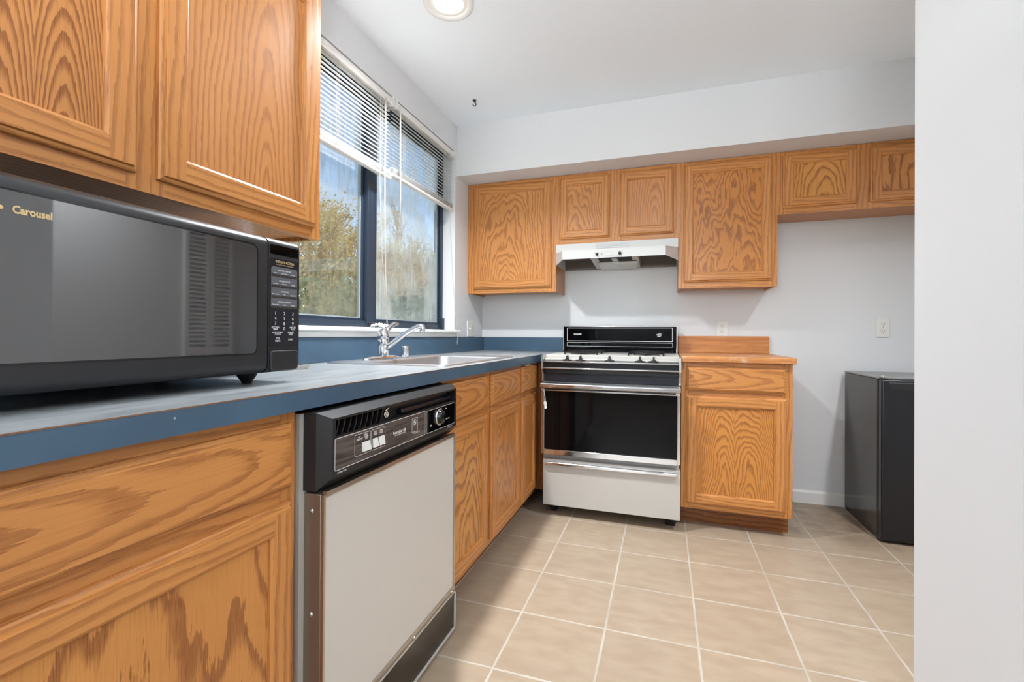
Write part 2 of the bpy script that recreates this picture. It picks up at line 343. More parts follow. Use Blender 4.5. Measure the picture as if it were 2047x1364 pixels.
def glass(name, dirt, hi, col):
    """window glass with dried streaks and condensation haze on it"""
    M = bpy.data.materials.new(name); M.use_nodes = True; nt = M.node_tree; n = nt.nodes; n.remove(n['Principled BSDF']); out = n['Material Output']
    tc = n.new('ShaderNodeTexCoord'); sp = n.new('ShaderNodeSeparateXYZ'); nt.links.new(tc.outputs['Object'], sp.inputs[0])
    Y, Z = sp.outputs[1], sp.outputs[2]
    s1 = noise(nt, xyz(nt, 0, mth(nt, 'MULTIPLY', Y, 60), mth(nt, 'MULTIPLY', Z, 5)), 1, 5, .65)
    s2 = noise(nt, xyz(nt, 3, mth(nt, 'MULTIPLY', Y, 5), mth(nt, 'MULTIPLY', Z, 4.5)), 1, 3, .5)
    s3 = noise(nt, xyz(nt, 3, mth(nt, 'MULTIPLY', Y, 90), mth(nt, 'MULTIPLY', Z, 70)), 1, 2, .6)
    low = mth(nt, 'MULTIPLY', sstep(nt, Z, 1.45, 1.75, 1, .03), sstep(nt, Z, 1.14, 1.42, .5, 1))
    d = mth(nt, 'MULTIPLY', low, mth(nt, 'ADD', mth(nt, 'MULTIPLY', sstep(nt, s1, .40, .75), dirt*1.5), mth(nt, 'ADD', mth(nt, 'MULTIPLY', sstep(nt, s2, .28, .66), hi), mth(nt, 'MULTIPLY', sstep(nt, s3, .66, .8), dirt))))
    d = mth(nt, 'ADD', mth(nt, 'MINIMUM', d, .9), .03)
    tr = n.new('ShaderNodeBsdfTransparent'); tr.inputs[0].default_value = (.93, .96, .97, 1)
    gl = n.new('ShaderNodeBsdfGlossy'); gl.inputs['Roughness'].default_value = .02
    fr = n.new('ShaderNodeFresnel'); fr.inputs[0].default_value = 1.35
    m1 = n.new('ShaderNodeMixShader'); nt.links.new(mth(nt, 'MULTIPLY', fr.outputs[0], .5), m1.inputs[0]); nt.links.new(tr.outputs[0], m1.inputs[1]); nt.links.new(gl.outputs[0], m1.inputs[2])
    tl = n.new('ShaderNodeBsdfTranslucent'); tl.inputs[0].default_value = col
    df = n.new('ShaderNodeBsdfDiffuse'); df.inputs[0].default_value = col
    m0 = n.new('ShaderNodeMixShader'); m0.inputs[0].default_value = .3; nt.links.new(tl.outputs[0], m0.inputs[1]); nt.links.new(df.outputs[0], m0.inputs[2])
    m2 = n.new('ShaderNodeMixShader'); nt.links.new(d, m2.inputs[0]); nt.links.new(m1.outputs[0], m2.inputs[1]); nt.links.new(m0.outputs[0], m2.inputs[2])
    nt.links.new(m2.outputs[0], out.inputs[0]); return M

# ------------------------------------------------------------------ the room
B = 3.3165; H = 2.458; XR = 2.98; YS = 2.836; ZS = 2.117
WY0, WY1, WZ0, WZ1 = 1.215, 2.815, 1.072, 2.275
def struct(name, mb, mt, label=None, bevel=0):
    o = mb.build(name, mt, None, label, bevel); o['kind'] = 'structure'
    if label: o['category'] = name.split('_')[0]
    return o
struct('floor', MB().box(-.15, 4.6, -3.6, B+.15, -.1, 0), FLOOR, 'beige square ceramic tile floor with pale grout lines')
struct('ceiling', MB().box(-.15, 4.6, -3.6, B+.15, H, H+.1), CEIL, 'smooth white kitchen ceiling with recessed lamp and hook')
w = MB(); w.box(-.15, 0, -3.6, WY0, 0, H).box(-.15, 0, WY1, B, 0, H).box(-.15, 0, WY0, WY1, 0, WZ0-.02).box(-.15, 0, WY0, WY1, WZ1, H)
struct('wall_left', w, WHITE, 'off-white wall holding the kitchen window above the sink counter')
struct('wall_back', MB().box(-.15, 4.6, B, B+.15, 0, H), WHITE, 'off-white far wall behind the range and small fridge')
struct('wall_soffit', MB().box(0, XR, YS, B, ZS, H), WHITE, 'boxed soffit running above the far wall cabinets')
struct('wall_soffit_left', MB().box(0, .36, -.6, 1.18, ZS, H), WHITE, 'boxed soffit above the near left cabinet')
struct('wall_right', MB().box(1.80, 1.92, -2.2, 1.082, 0, H), WHITE, 'near white partition wall filling the right edge of the picture', .003)
struct('wall_alcove', MB().box(XR, XR+.12, .3, B, 0, H), WHITE, 'right side wall of the fridge alcove')
struct('wall_hall', MB().box(1.92, 4.6, .2, .3, 0, H), WHITE, 'wall closing the passage behind the partition')
w = MB(); w.box(-.15, 4.6, -3.6, -3.5, 0, 1.28).box(-.15, 4.6, -3.6, -3.5, 2.32, H).box(-.15, -.1, -3.6, -3.5, 1.28, 2.32).box(1.6, 4.6, -3.6, -3.5, 1.28, 2.32)
struct('wall_front', w, WHITE, 'wall behind the camera with an added opening for fill light')  # the opening is added to hold the rear fill lamp
struct('wall_east', MB().box(4.5, 4.6, -3.6, .3, 0, H), WHITE, 'far side wall of the room behind the camera')
bb = MB(); bb.prism([(B-.012, 0), (B-.012, .066), (B-.006, .078), (B, .078), (B, 0)], 'x', 1.97, XR)
struct('baseboard_back', bb, TRIM, 'white baseboard along the far wall beside the fridge')
struct('baseboard_right', MB().box(1.788, 1.80, -2.2, 1.082, 0, .085), TRIM, 'white baseboard along the near partition')
struct('baseboard_end', MB().box(1.80, 1.92, 1.082, 1.094, 0, .085), TRIM, 'white baseboard at the end of the near partition')
# louvered bifold door in the right wall (seen mirrored in the microwave)
dr = thing('door_1', (XR, 2.615, 0), 'white louvered folding closet door facing the window', 'door', kind='structure')
for a, b in ((2.42, 2.612), (2.618, 2.81)):
    d = MB(); x0, x1 = XR-.03, XR-.002
    e_ = .028; d.box(x0, x1, a, a+e_, .02, 2.0); d.box(x0, x1, b-e_, b, .02, 2.0); d.box(x0, x1, a+e_, b-e_, .02, .14); d.box(x0, x1, a+e_, b-e_, 1.92, 2.0); d.box(x0, x1, a+e_, b-e_, .88, .94)
    z = .16
    while z < 1.90:
        if not .845 < z < .945: d.hexa([(x0, a+e_, z), (x0+.006, a+e_, z), (x0+.006, b-e_, z), (x0, b-e_, z), (x1-.006, a+e_, z+.03), (x1, a+e_, z+.03), (x1, b-e_, z+.03), (x1-.006, b-e_, z+.03)])
        z += .032
    d.build('door_leaf', TRIM, dr)

# ------------------------------------------------------------------ window
wi = thing('window_1', (-.1, (WY0+WY1)/2, WZ0), 'wide two-pane window with navy aluminium frame over the sink', 'window', kind='structure')
X0, X1 = -.14, -.088
f = MB(); f.box(X0, X1, WY0, WY1, 1.076, 1.108); f.box(X0, X1, WY0, WY1, 2.235, WZ1); f.box(X0, X1, WY0, WY0+.035, 1.108, 2.235); f.box(X0, X1, WY1-.035, WY1, 1.108, 2.235)
f.build('window_frame', ALU, wi, bevel=.003)
f = MB(); f.box(-.118, -.074, 1.962, 2.036, 1.098, 2.235); f.build('mullion', ALU, wi, bevel=.003)
for i, (a, b) in enumerate(((WY0+.035, 1.962), (2.036, WY1-.035))):
    s_ = MB(); t = .016
    s_.box(-.125, -.10, a, a+t, 1.108, 2.235); s_.box(-.125, -.10, b-t, b, 1.108, 2.235); s_.box(-.125, -.10, a+t, b-t, 1.108, 1.120); s_.box(-.125, -.10, a+t, b-t, 2.22, 2.235)
    sa = s_.build('sash', ALU, wi, bevel=.002)
    t2 = t+.006; q = MB()
    q.box(-.118, -.106, a+t, a+t2, 1.12, 2.22); q.box(-.118, -.106, b-t2, b-t, 1.12, 2.22); q.box(-.118, -.106, a+t2, b-t2, 1.12, 1.1255)
    q.build('glazing_bead', ALUL, sa)
    g = MB(); g.box(-.114, -.110, a+t, b-t, 1.12, 2.22)
    g.build('pane', glass('streaked_glass', .42, .14, srgb(196, 180, 142)) if i == 0 else glass('fogged_glass', .26, .66, srgb(238, 234, 222)), sa, 'streaked, dirty pane' if i == 0 else 'fogged, hazy pane')
h = MB(); h.box(-.088, -.072, WY1-.035, WY1-.006, 1.075, 1.15); h.build('latch', ALU, wi)
s_ = MB(); s_.prism([(-.14, 1.050), (.026, 1.050), (.034, 1.056), (.034, 1.066), (.026, 1.072), (-.14, 1.072)], 'y', WY0-.03, 2.845)
# prism over y expects (x,z)
s_.build('window_sill', TRIM, wi)
s_ = MB(); s_.box(.0005, .016, WY0-.03, 2.835, 1.026, 1.049); s_.build('sill_apron', TRIM, wi)

# ------------------------------------------------------------------ cabinet doors
class Fr:
    """a face: origin O, width axis A, height axis Z, outward normal N"""
    def __init__(s, O, A, N): s.O, s.A, s.N = Vector(O), Vector(A), Vector(N); s.Z = Vector((0, 0, 1))
    def P(s, a, z, n): return s.O+s.A*a+s.Z*z+s.N*n
def ringquads(mb, F, r0, r1, n0, n1, off):
    # r = (a0,a1,z0,z1)
    c0 = [(r0[0], r0[2]), (r0[1], r0[2]), (r0[1], r0[3]), (r0[0], r0[3])]; c1 = [(r1[0], r1[2]), (r1[1], r1[2]), (r1[1], r1[3]), (r1[0], r1[3])]
    for i in range(4):
        j = (i+1) % 4; g = F.A if i in (0, 2) else F.Z
        mb.quadg([F.P(*c0[i], n0), F.P(*c0[j], n0), F.P(*c1[j], n1), F.P(*c1[i], n1)], g, off)
def door(parent, F, a0, a1, z0, z1, pm, sw=.050, name='door', t=.019):
    mb = MB(); o = lambda: (random.uniform(0, 9), random.uniform(0, 9)); ofs = o()
    R = lambda d: (a0+d, a1-d, z0+d, z1-d)
    prof = [(0, 0), (0, .009), (.003, .0115), (.008, .0130), (.010, .0185), (.0115, t)]
    for (d0, n0), (d1, n1) in zip(prof, prof[1:]): ringquads(mb, F, R(d0), R(d1), n0, n1, ofs)
    e = .0115
    for (x0, x1, y0, y1, g) in ((a0+e, a0+sw, z0+e, z1-e, F.Z), (a1-sw, a1-e, z0+e, z1-e, F.Z), (a0+sw, a1-sw, z0+e, z0+sw, F.A), (a0+sw, a1-sw, z1-sw, z1-e, F.A)):
        mb.quadg([F.P(x0, y0, t), F.P(x1, y0, t), F.P(x1, y1, t), F.P(x0, y1, t)], g, o())
    for (d0, n0), (d1, n1) in (((sw, t), (sw+.001, t-.002)), ((sw+.001, t-.002), (sw+.006, t-.005)), ((sw+.006, t-.005), (sw+.008, t-.0105))): ringquads(mb, F, R(d0), R(d1), n0, n1, ofs)
    d = mb.build(name, OAK, parent)
    r = R(sw+.0075); p = MB(); cu, cv = (r[0]+r[1])/2, r[2]
    pts = [(r[0], r[2]), (r[1], r[2]), (r[1], r[3]), (r[0], r[3])]
    p.face([F.P(x, y, t-.010) for x, y in pts], [(x-cu, y-cv) for x, y in pts])
    for i in range(4):
        j = (i+1) % 4; p.face([F.P(*pts[i], .003), F.P(*pts[j], .003), F.P(*pts[j], t-.010), F.P(*pts[i], t-.010)])
    p.face([F.P(x, y, .003) for x, y in pts[::-1]])
    p.build('door_panel', pm, d)
    return d
def drawer_front(parent, F, a0, a1, z0, z1, name='drawer_front', t=.019, mt=None):
    mb = MB(); ofs = (random.uniform(0, 9), random.uniform(0, 9)); R = lambda d: (a0+d, a1-d, z0+d, z1-d)
    prof = [(0, 0), (0, .009), (.003, .0115), (.008, .0130), (.010, .0185), (.0115, t)]
    c0 = [(0, 0)]*4
    for (d0, n0), (d1, n1) in zip(prof, prof[1:]):
        r0, r1 = R(d0), R(d1)
        c0 = [(r0[0], r0[2]), (r0[1], r0[2]), (r0[1], r0[3]), (r0[0], r0[3])]; c1 = [(r1[0], r1[2]), (r1[1], r1[2]), (r1[1], r1[3]), (r1[0], r1[3])]
        for i in range(4):
            j = (i+1) % 4; mb.quadg([F.P(*c0[i], n0), F.P(*c0[j], n0), F.P(*c1[j], n1), F.P(*c1[i], n1)], F.A, ofs)
    r = R(.0115); cz = (z0+z1)/2; pts = [(r[0], r[2]), (r[1], r[2]), (r[1], r[3]), (r[0], r[3])]
    mb.face([F.P(x, y, t) for x, y in pts], [(y-cz, x-a0) for x, y in pts])
    return mb.build(name, mt or OAKDRAW, parent)
OAKDRAW = oak('oak_drawer', 'cathedral', spacing=.0062, tilt=.05, warp=.009, d0=.01, contrast=.72)
PM = dict(
    bold2=oak('oak_panel_bookmatched', 'double', spacing=.0115, tilt=.25, warp=.007, d0=.05, contrast=1.15, soft=.55, cf=5, u0=.07, lobe=.042),
    fine=oak('oak_panel_fine', 'cathedral', spacing=.0060, tilt=.06, warp=.006, d0=.0, contrast=.62, u0=.05, light=srgb(200, 137, 80)),
    cath=oak('oak_panel_cathedral', 'cathedral', spacing=.0075, tilt=.09, warp=.022, d0=.02, contrast=.8, u0=-.03),
    wild=oak('oak_panel_wild', 'cathedral', spacing=.0095, tilt=.09, warp=.040, d0=.03, contrast=.95, u0=.02, light=srgb(198, 130, 60)),
    sparse=oak('oak_panel_sparse', 'cathedral', spacing=.013, tilt=.16, warp=.022, d0=.02, contrast=1.0, u0=.02, light=srgb(204, 142, 68), soft=.2),
    vee=oak('oak_panel_vee', 'double', spacing=.0062, tilt=.12, warp=.017, d0=.05, contrast=.85, light=srgb(200, 134, 64), u0=.0, cf=.7),
    strt=oak('oak_panel_straight', 'straight', spacing=.011, warp=.008, contrast=.7, light=srgb(200, 132, 66)),
    bold=oak('oak_panel_bold', 'cathedral', spacing=.016, tilt=.14, warp=.026, d0=.03, contrast=1.05, u0=.05, light=srgb(204, 140, 74), soft=.2),
)
def carcass(parent, F, a0, a1, z0, z1, depth, stiles, rails, bottom=True, name='cabinet_box', frame=True):
    """box behind the face frame (open front) + a face frame of stiles (a0,a1) and rails (z0,z1) 19 mm thick"""
    def bx(mb, a, b, n0, n1, c, d, g):
        p, q = F.P(a, c, n0), F.P(b, d, n1); mb.box(min(p.x, q.x), max(p.x, q.x), min(p.y, q.y), max(p.y, q.y), c, d, g)
    m_ = MB(); t = .014; gA = 'y' if abs(F.A.y) > .5 else 'x'
    bx(m_, a0, a0+t, -depth, -.019, z0, z1, 'z'); bx(m_, a1-t, a1, -depth, -.019, z0, z1, 'z')
    bx(m_, a0+t, a1-t, -depth, -.019, z0+.012, z0+.012+t, gA)
    if z0 > 1: bx(m_, a0+t, a1-t, -depth, -.019, z1-t, z1, gA)
    bx(m_, a0+t, a1-t, -depth, -depth+.006, z0+.03, z1-t, 'z')
    m_.build(name, OAK, parent)
    m_ = MB()
    for s0, s1 in stiles: bx(m_, s0, s1, -.019, 0, z0, z1, 'z')
    xs = sorted(stiles)
    for (r0, r1) in rails:
        for i in range(len(xs)-1): bx(m_, xs[i][1], xs[i+1][0], -.019, 0, r0, r1, gA)
    return m_.build('face_frame', OAK, parent)

# near left wall cabinet (over the microwave)
F = Fr((.305, 0, 0), (0, 1, 0), (1, 0, 0))
c = thing('wall_cabinet', (.15, .67, 1.335), 'oak wall cabinet with two doors hanging above the microwave', 'cabinet')
carcass(c, F, .155, 1.186, 1.335, ZS, .303, [(.155, .20), (.635, .71), (1.145, 1.186)], [(1.335, 1.385), (2.06, ZS)])
door(c, F, .185, .650, 1.368, 2.09, PM['bold2'], sw=.054); door(c, F, .692, 1.160, 1.368, 2.09, PM['fine'], sw=.054)
# near left base cabinet
F = Fr((.606, 0, 0), (0, 1, 0), (1, 0, 0))
def basecab(label, a0, a1, cols, F, depth, stiles, zt=.878, cat='cabinet', tk=.075):
    c = thing('base_cabinet', tuple(F.P((a0+a1)/2, 0, -depth/2)), label, cat)
    carcass(c, F, a0, a1, .105, zt, depth, stiles, [(.105, .14), (.685, .745), (.845, zt)])
    gA = abs(F.A.y) > .5; m_ = MB(); p, q = F.P(a0, 0, -tk-.015), F.P(a1, .105, -tk)
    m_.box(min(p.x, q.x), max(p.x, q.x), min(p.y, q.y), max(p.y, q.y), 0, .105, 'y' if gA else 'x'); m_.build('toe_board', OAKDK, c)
    return c
c = basecab('oak base cabinet with drawer over door left of the dishwasher', .165, .775, None, F, .60, [(.165, .205), (.735, .775)])
drawer_front(c, F, .19, .757, .725, .855); door(c, F, .19, .757, .13, .695, PM['bold'])
# sink base
c = basecab('oak sink base cabinet with two doors right of the dishwasher', 1.44, 2.345, None, F, .60, [(1.44, 1.475), (1.835, 1.93), (2.305, 2.345)])
drawer_front(c, F, 1.472, 1.85, .724, .862, 'false_drawer_front'); drawer_front(c, F, 1.905, 2.322, .724, .862, 'false_drawer_front')
door(c, F, 1.472, 1.85, .132, .695, PM['sparse'], sw=.047); door(c, F, 1.905, 2.322, .132, .695, PM['cath'], sw=.047)
# corner base
c = basecab('narrow oak base cabinet in the corner left of the range', 2.345, 2.70, None, F, .60, [(2.345, 2.375), (2.64, 2.70)])
drawer_front(c, F, 2.36, 2.648, .724, .866, 'drawer_front'); door(c, F, 2.36, 2.648, .132, .700, PM['strt'], sw=.047)
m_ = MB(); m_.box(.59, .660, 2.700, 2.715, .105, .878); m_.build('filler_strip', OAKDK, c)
m_ = MB(); m_.box(.02, .59, 2.72, 3.29, .105, .878); m_.build('corner_box', OAK, c)
# right base cabinet
F = Fr((0, 2.68, 0), (1, 0, 0), (0, -1, 0))
c = basecab('oak base cabinet with drawer over door right of the range', 1.433, 1.968, None, F, .63, [(1.433, 1.475), (1.925, 1.968)], zt=.898, tk=.09)
drawer_front(c, F, 1.460, 1.936, .746, .874); door(c, F, 1.460, 1.938, .135, .716, PM['vee'])
# far wall cabinets
F = Fr((0, 3.03, 0), (1, 0, 0), (0, -1, 0)); DB = .284
c = thing('wall_cabinet', (.325, 3.17, 1.335), 'single-door oak wall cabinet in the corner beside the window', 'cabinet')
carcass(c, F, .003, .65, 1.335, ZS-.002, DB, [(.003, .06), (.60, .65)], [(1.335, 1.38), (2.07, ZS-.002)])
door(c, F, .048, .619, 1.366, 2.088, PM['cath'])
c = thing('wall_cabinet', (1.037, 3.17, 1.65), 'short two-door oak wall cabinet above the range hood', 'cabinet')
carcass(c, F, .65, 1.425, 1.650, ZS-.002, DB, [(.65, .69), (.99, 1.08), (1.385, 1.425)], [(1.65, 1.70), (2.07, ZS-.002)])
door(c, F, .674, 1.004, 1.683, 2.090, PM['cath'], sw=.048); door(c, F, 1.066, 1.397, 1.683, 2.090, PM['fine'], sw=.048)
c = thing('wall_cabinet', (1.697, 3.17, 1.335), 'single-door oak wall cabinet right of the range hood', 'cabinet')
carcass(c, F, 1.425, 1.968, 1.335, ZS-.002, DB, [(1.425, 1.47), (1.925, 1.968)], [(1.335, 1.385), (2.07, ZS-.002)])
door(c, F, 1.454, 1.940, 1.371, 2.092, PM['wild'])
c = thing('wall_cabinet', (2.44, 3.17, 1.752), 'short oak wall cabinet high above the small black fridge', 'cabinet')
carcass(c, F, 1.968, 2.90, 1.752, ZS-.002, DB, [(1.968, 2.01), (2.345, 2.435), (2.85, 2.90)], [(1.752, 1.80), (2.07, ZS-.002)])
door(c, F, 1.994, 2.360, 1.787, 2.090, PM['sparse'], sw=.048); door(c, F, 2.419, 2.785, 1.787, 2.090, PM['bold'], sw=.048)

# ------------------------------------------------------------------ worktops
SY0, SY1, SX0, SX1 = 1.535, 2.285, .085, .565       # sink cut-out
ct = thing('countertop', (.32, 1.7, .88), 'long blue laminate countertop with backsplash under the window', 'countertop')
m_ = MB(); XE, Z0, Z1, Y0, Y1 = .6325, .880, .922, .15, B-.002
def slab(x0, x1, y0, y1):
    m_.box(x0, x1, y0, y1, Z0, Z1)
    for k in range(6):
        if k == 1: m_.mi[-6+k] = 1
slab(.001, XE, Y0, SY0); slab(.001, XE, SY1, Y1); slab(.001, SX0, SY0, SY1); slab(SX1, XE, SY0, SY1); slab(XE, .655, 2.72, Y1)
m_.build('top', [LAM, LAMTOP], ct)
m_ = MB(); m_.box(.001, .020, Y0, Y1, Z1, 1.025); m_.box(.020, .655, Y1-.019, Y1, Z1, 1.025); m_.build('backsplash', LAM, ct, bevel=.002)
m_ = MB(); m_.box(XE-.0005, XE+.0005, Y0, 2.72, Z1-.002, Z1+.0002)
m_.build('edge_seam', mat('laminate_seam', srgb(120, 84, 60), .5), ct)
bc = thing('countertop', (1.70, 2.98, .90), 'worn wooden butcher-block worktop with backsplash right of the range', 'countertop')
m_ = MB(); m_.box(1.432, 1.979, 2.648, B-.002, .899, .931); m_.build('top', BUTCH, bc, bevel=.004)
m_ = MB(); m_.box(1.432, 1.979, 3.292, B-.002, .931, 1.041); m_.build('backsplash', BUTCHB, bc, bevel=.002)

# ------------------------------------------------------------------ sink and faucet
sk = thing('sink', (.325, 1.91, .922), 'drop-in stainless steel kitchen sink under the window', 'sink')
m_ = MB(); O = [(.056, .59, 1.50, 2.315), (.062, .584, 1.506, 2.309), (.075, .572, 1.520, 2.295)]
def rr(x0, x1, y0, y1, r, z, seg=4):
    out = []
    for cx, cy, a0 in ((x1-r, y1-r, 0), (x0+r, y1-r, 90), (x0+r, y0+r, 180), (x1-r, y0+r, 270)):
        for k in range(seg+1): t = math.radians(a0+90*k/seg); out.append((cx+r*math.cos(t), cy+r*math.sin(t), z))
    return out
rings = [rr(.056, .590, 1.500, 2.315, .03, .9222), rr(.058, .588, 1.502, 2.313, .03, .927), rr(.066, .580, 1.510, 2.305, .03, .929), rr(.072, .574, 1.516, 2.299, .03, .9265),
         rr(.17, .552, 1.545, 2.275, .05, .9255), rr(.178, .545, 1.552, 2.268, .05, .918), rr(.184, .540, 1.558, 2.262, .05, .80), rr(.205, .52, 1.58, 2.24, .05, .762), rr(.33, .39, 1.87, 1.95, .028, .757)]
n = len(rings[0]); vs = [p for r in rings for p in r]
m_.mesh(vs, [(i*n+k, i*n+(k+1) % n, (i+1)*n+(k+1) % n, (i+1)*n+k) for i in range(len(rings)-1) for k in range(n)], smooth=True)
m_.build('basin', SINKST, sk)
m_ = MB(); m_.lathe([(.045, .002), (.04, .004), (.03, -.002), (.0001, -.003)], (.36, 1.91, .757)); m_.build('drain', CHROME, sk)
fa = thing('faucet', (.115, 1.82, .9265), 'chrome single-lever kitchen faucet with lever raised behind the sink', 'faucet')
fx, fy, fz = .115, 1.82, .9265
m_ = MB(); m_.lathe([(1, 0), (1, .004), (.94, .009), (.75, .014), (.4, .018), (.02, .019)], (fx, fy, fz), n=48, sx=.030, sy=.145, xa=(1, 0, 0)); m_.build('base_plate', CHROME, fa)
m_ = MB(); m_.lathe([(.024, .012), (.024, .05), (.0265, .052), (.0265, .085), (.024, .09), (.0245, .094), (.026, .10), (.026, .112), (.022, .128), (.012, .138), (.001, .141)], (fx, fy, fz), n=32); m_.build('body', CHROME, fa)
m_ = MB(); pth = [(fx+.004, fy+.008, 1.046), (fx+.006, fy+.030, 1.064), (fx+.008, fy+.055, 1.080), (fx+.01, fy+.085, 1.0905), (fx+.012, fy+.105, 1.091)]
m_.tube(pth, [.016, .011, .010, .011, .006], 12); m_.build('lever', CHROME, fa)
m_ = MB(); pth = [(fx+.01, fy, .972), (fx+.04, fy, .992), (fx+.10, fy, 1.032), (fx+.155, fy+.004, 1.066), (fx+.185, fy+.006, 1.078), (fx+.205, fy+.008, 1.076)]
m_.tube(pth, [.013, .0125, .0115, .011, .0105, .0105], 14); m_.build('spout', CHROME, fa)
m_ = MB(); m_.lathe([(.0115, 0), (.0125, .004), (.0125, .022), (.010, .026)], (fx+.198, fy+.008, 1.0535), n=24); m_.build('aerator', CHROME, fa)
ag = thing('air_gap_cap', (.135, 1.975, .9265), 'small chrome air-gap cap right of the faucet on the sink ledge', 'faucet cap')
m_ = MB(); m_.lathe([(.024, 0), (.024, .003), (.021, .004), (.021, .030), (.0195, .031), (.0195, .034), (.021, .035), (.021, .040), (.0195, .041), (.0195, .044), (.021, .045), (.021, .054), (.019, .057), (.001, .058)], (.135, 1.975, .9265), n=32)
m_.build('cap', CHROME, ag, auto=40)
rg = thing('metal_ring', (.19, 1.222, .922), 'small loose metal ring lying on the blue counter by the microwave', 'ring')
m_ = MB(); m_.lathe([(.030, .0), (.033, .001), (.034, .006), (.036, .012), (.034, .013), (.030, .008), (.029, .001), (.030, 0)], (.19, 1.222, .9222), n=32); m_.build('ring', STEEL, rg, auto=50)

# ------------------------------------------------------------------ microwave
mw = thing('microwave', (.29, .60, .922), 'large black countertop microwave under the near wall cabinet', 'microwave')
FX, MY0, MY1, MZ0, MZ1 = .49, .29, .907, .948, 1.262; SEAM = .8135
m_ = MB(); m_.box(.085, FX-.035, MY0+.004, MY1-.004, MZ0+.004, MZ1-.003); m_.build('casing', MWPL, mw, bevel=.006)
# door with bullnose top and bottom
def bull(x0, x1, z0, z1, r, seg=6):
    pts = [(x0, z0)]
    for k in range(seg+1): t = math.radians(-90+90*k/seg); pts.append((x1-r+r*math.cos(t), z0+r*.8+r*.8*math.sin(t)))
    for k in range(seg+1): t = math.radians(90*k/seg); pts.append((x1-r+r*math.cos(t), z1-r*.8+r*.8*math.sin(t)))
    pts.append((x0, z1)); return pts
m_ = MB(); m_.prism(bull(FX-.034, FX, MZ0, MZ1, .028), 'y', MY0, SEAM-.0012, smooth=True); dd = m_.build('door', MWPL, mw, auto=35)
m_ = MB(); m_.rbox((FX-.0005, .335, .994), (0, 1, 0), (0, 0, 1), (1, 0, 0), .449, .240, .0012, .014, 6); gl_ = m_.build('door_window', MWGL, dd)
m_ = MB(); m_.rring((FX, .333, .992), (0, 1, 0), (0, 0, 1), (1, 0, 0), .453, .244, .015, .003, .0009); m_.build('window_trim', BLACKEN, dd)
m_ = MB(); m_.text('Carousel', (FX+.001, .382, 1.2030), (0, 1, 0), (0, 0, 1), .0150, 'LEFT', bold=.0006, squash=.80)
m_.lathe([(.0032, 0), (.0031, .0004), (.0001, .0004)], (FX+.001, .370, 1.2075), (1, 0, 0), 12)
m_.build('lettering', GOLD, dd, 'gold print on the microwave door')
m_ = MB(); m_.prism(bull(FX-.034, FX, MZ0, MZ1, .024), 'y', SEAM+.0012, MY1, smooth=True); cp = m_.build('control_panel', BLACKPL, mw, auto=35)
m_ = MB(); m_.rbox((FX, SEAM+.006, 1.222), (0, 1, 0), (0, 0, 1), (1, 0, 0), .082, .022, .001, .003); m_.build('display', BLACKGL, cp)
m_ = MB(); m_.rbox((FX, SEAM+.0045, 1.009), (0, 1, 0), (0, 0, 1), (1, 0, 0), .084, .204, .0006, .003); m_.build('keypad', NAVYEN, cp)
m_ = MB(); m_.rbox((FX+.0006, SEAM+.008, 1.098), (0, 1, 0), (0, 0, 1), (1, 0, 0), .078, .096, .0005, .006); m_.build('keypad_field', mat('keypad_grey', srgb(92, 94, 100), .45), cp)
kx = FX+.0012; A_, B_ = (0, 1, 0), (0, 0, 1); m_ = MB(); k_ = MB(); yc = SEAM+.047
cols = [.834, .860, .886]
for i, (ttl, sub) in enumerate((('SNACKS & REHEAT', ('Popcorn', 'Dinner Plate', 'Beverage')), ('FROZEN FOOD', ('Main Dish', 'Vegetables', 'Breakfast')), ('COOKING', ('Baked Potato', 'Rice', 'Vegetables')), ('EXPRESS DEFROST', ('Ground Beef', 'Steaks', 'Chicken')))):
    zt = 1.1845-i*.0245
    m_.text(ttl, (kx, yc, zt), A_, B_, .0048, 'CENTER', bold=.0001)
    for yy, t in zip(cols, sub): m_.text(t, (kx, yy, zt-.0062), A_, B_, .0036, 'CENTER', bold=.0001)
    for yy in cols: k_.rbox((FX+.001, yy-.0118, zt-.0135), A_, B_, (1, 0, 0), .0236, .0052, .0012, .0022)
for t, yy, zz in (('1', 0, 0), ('2', 1, 0), ('3', 2, 0), ('4', 0, 1), ('5', 1, 1), ('6', 2, 1), ('7', 0, 2), ('8', 1, 2), ('9', 2, 2), ('0', 1, 3)):
    m_.text(t, (kx, cols[yy], 1.0825-zz*.0118), A_, B_, .0105, 'CENTER', bold=.0001)
for t, yy, zz in (('KITCHEN', .834, 1.0515), ('TIMER', .834, 1.0470), ('MINUTE', .886, 1.0515), ('PLUS', .886, 1.0470), ('AUTO START', .841, 1.0395), ('CLOCK', .841, 1.0350), ('POWER', .880, 1.0395), ('LEVEL', .880, 1.0350), ('STOP', .841, 1.0255), ('CLEAR', .841, 1.0200), ('START', .880, 1.0225)):
    m_.text(t, (kx, yy, zz), A_, B_, .0058, 'CENTER', bold=.00012, squash=.9)
m_.build('keypad_lettering', INK, cp); k_.build('key_slots', mat('key_brown', srgb(52, 48, 42), .4), cp)
m_ = MB(); m_.text('INSTANT ACTION', (kx, yc, 1.2035), A_, B_, .0075, 'CENTER', bold=.0002, squash=.9); m_.text('TO COOK PRESS DESIRED PAD', (kx, yc, 1.198), A_, B_, .0038, 'CENTER'); m_.build('keypad_title', GOLD, cp)
m_ = MB(); m_.rbox((FX-.001, SEAM+.007, .953), A_, B_, (1, 0, 0), .081, .046, .005, .005, edge=.002); m_.build('door_button', BLACKPL, cp)
for yy in (.34, .826):
    for xx in (.13, .415):
        m_ = MB(); m_.lathe([(.010, 0), (.013, .006), (.021, .018), (.024, .0275)], (xx, yy, .9222), n=20); m_.build('foot', BLACKPL, mw)

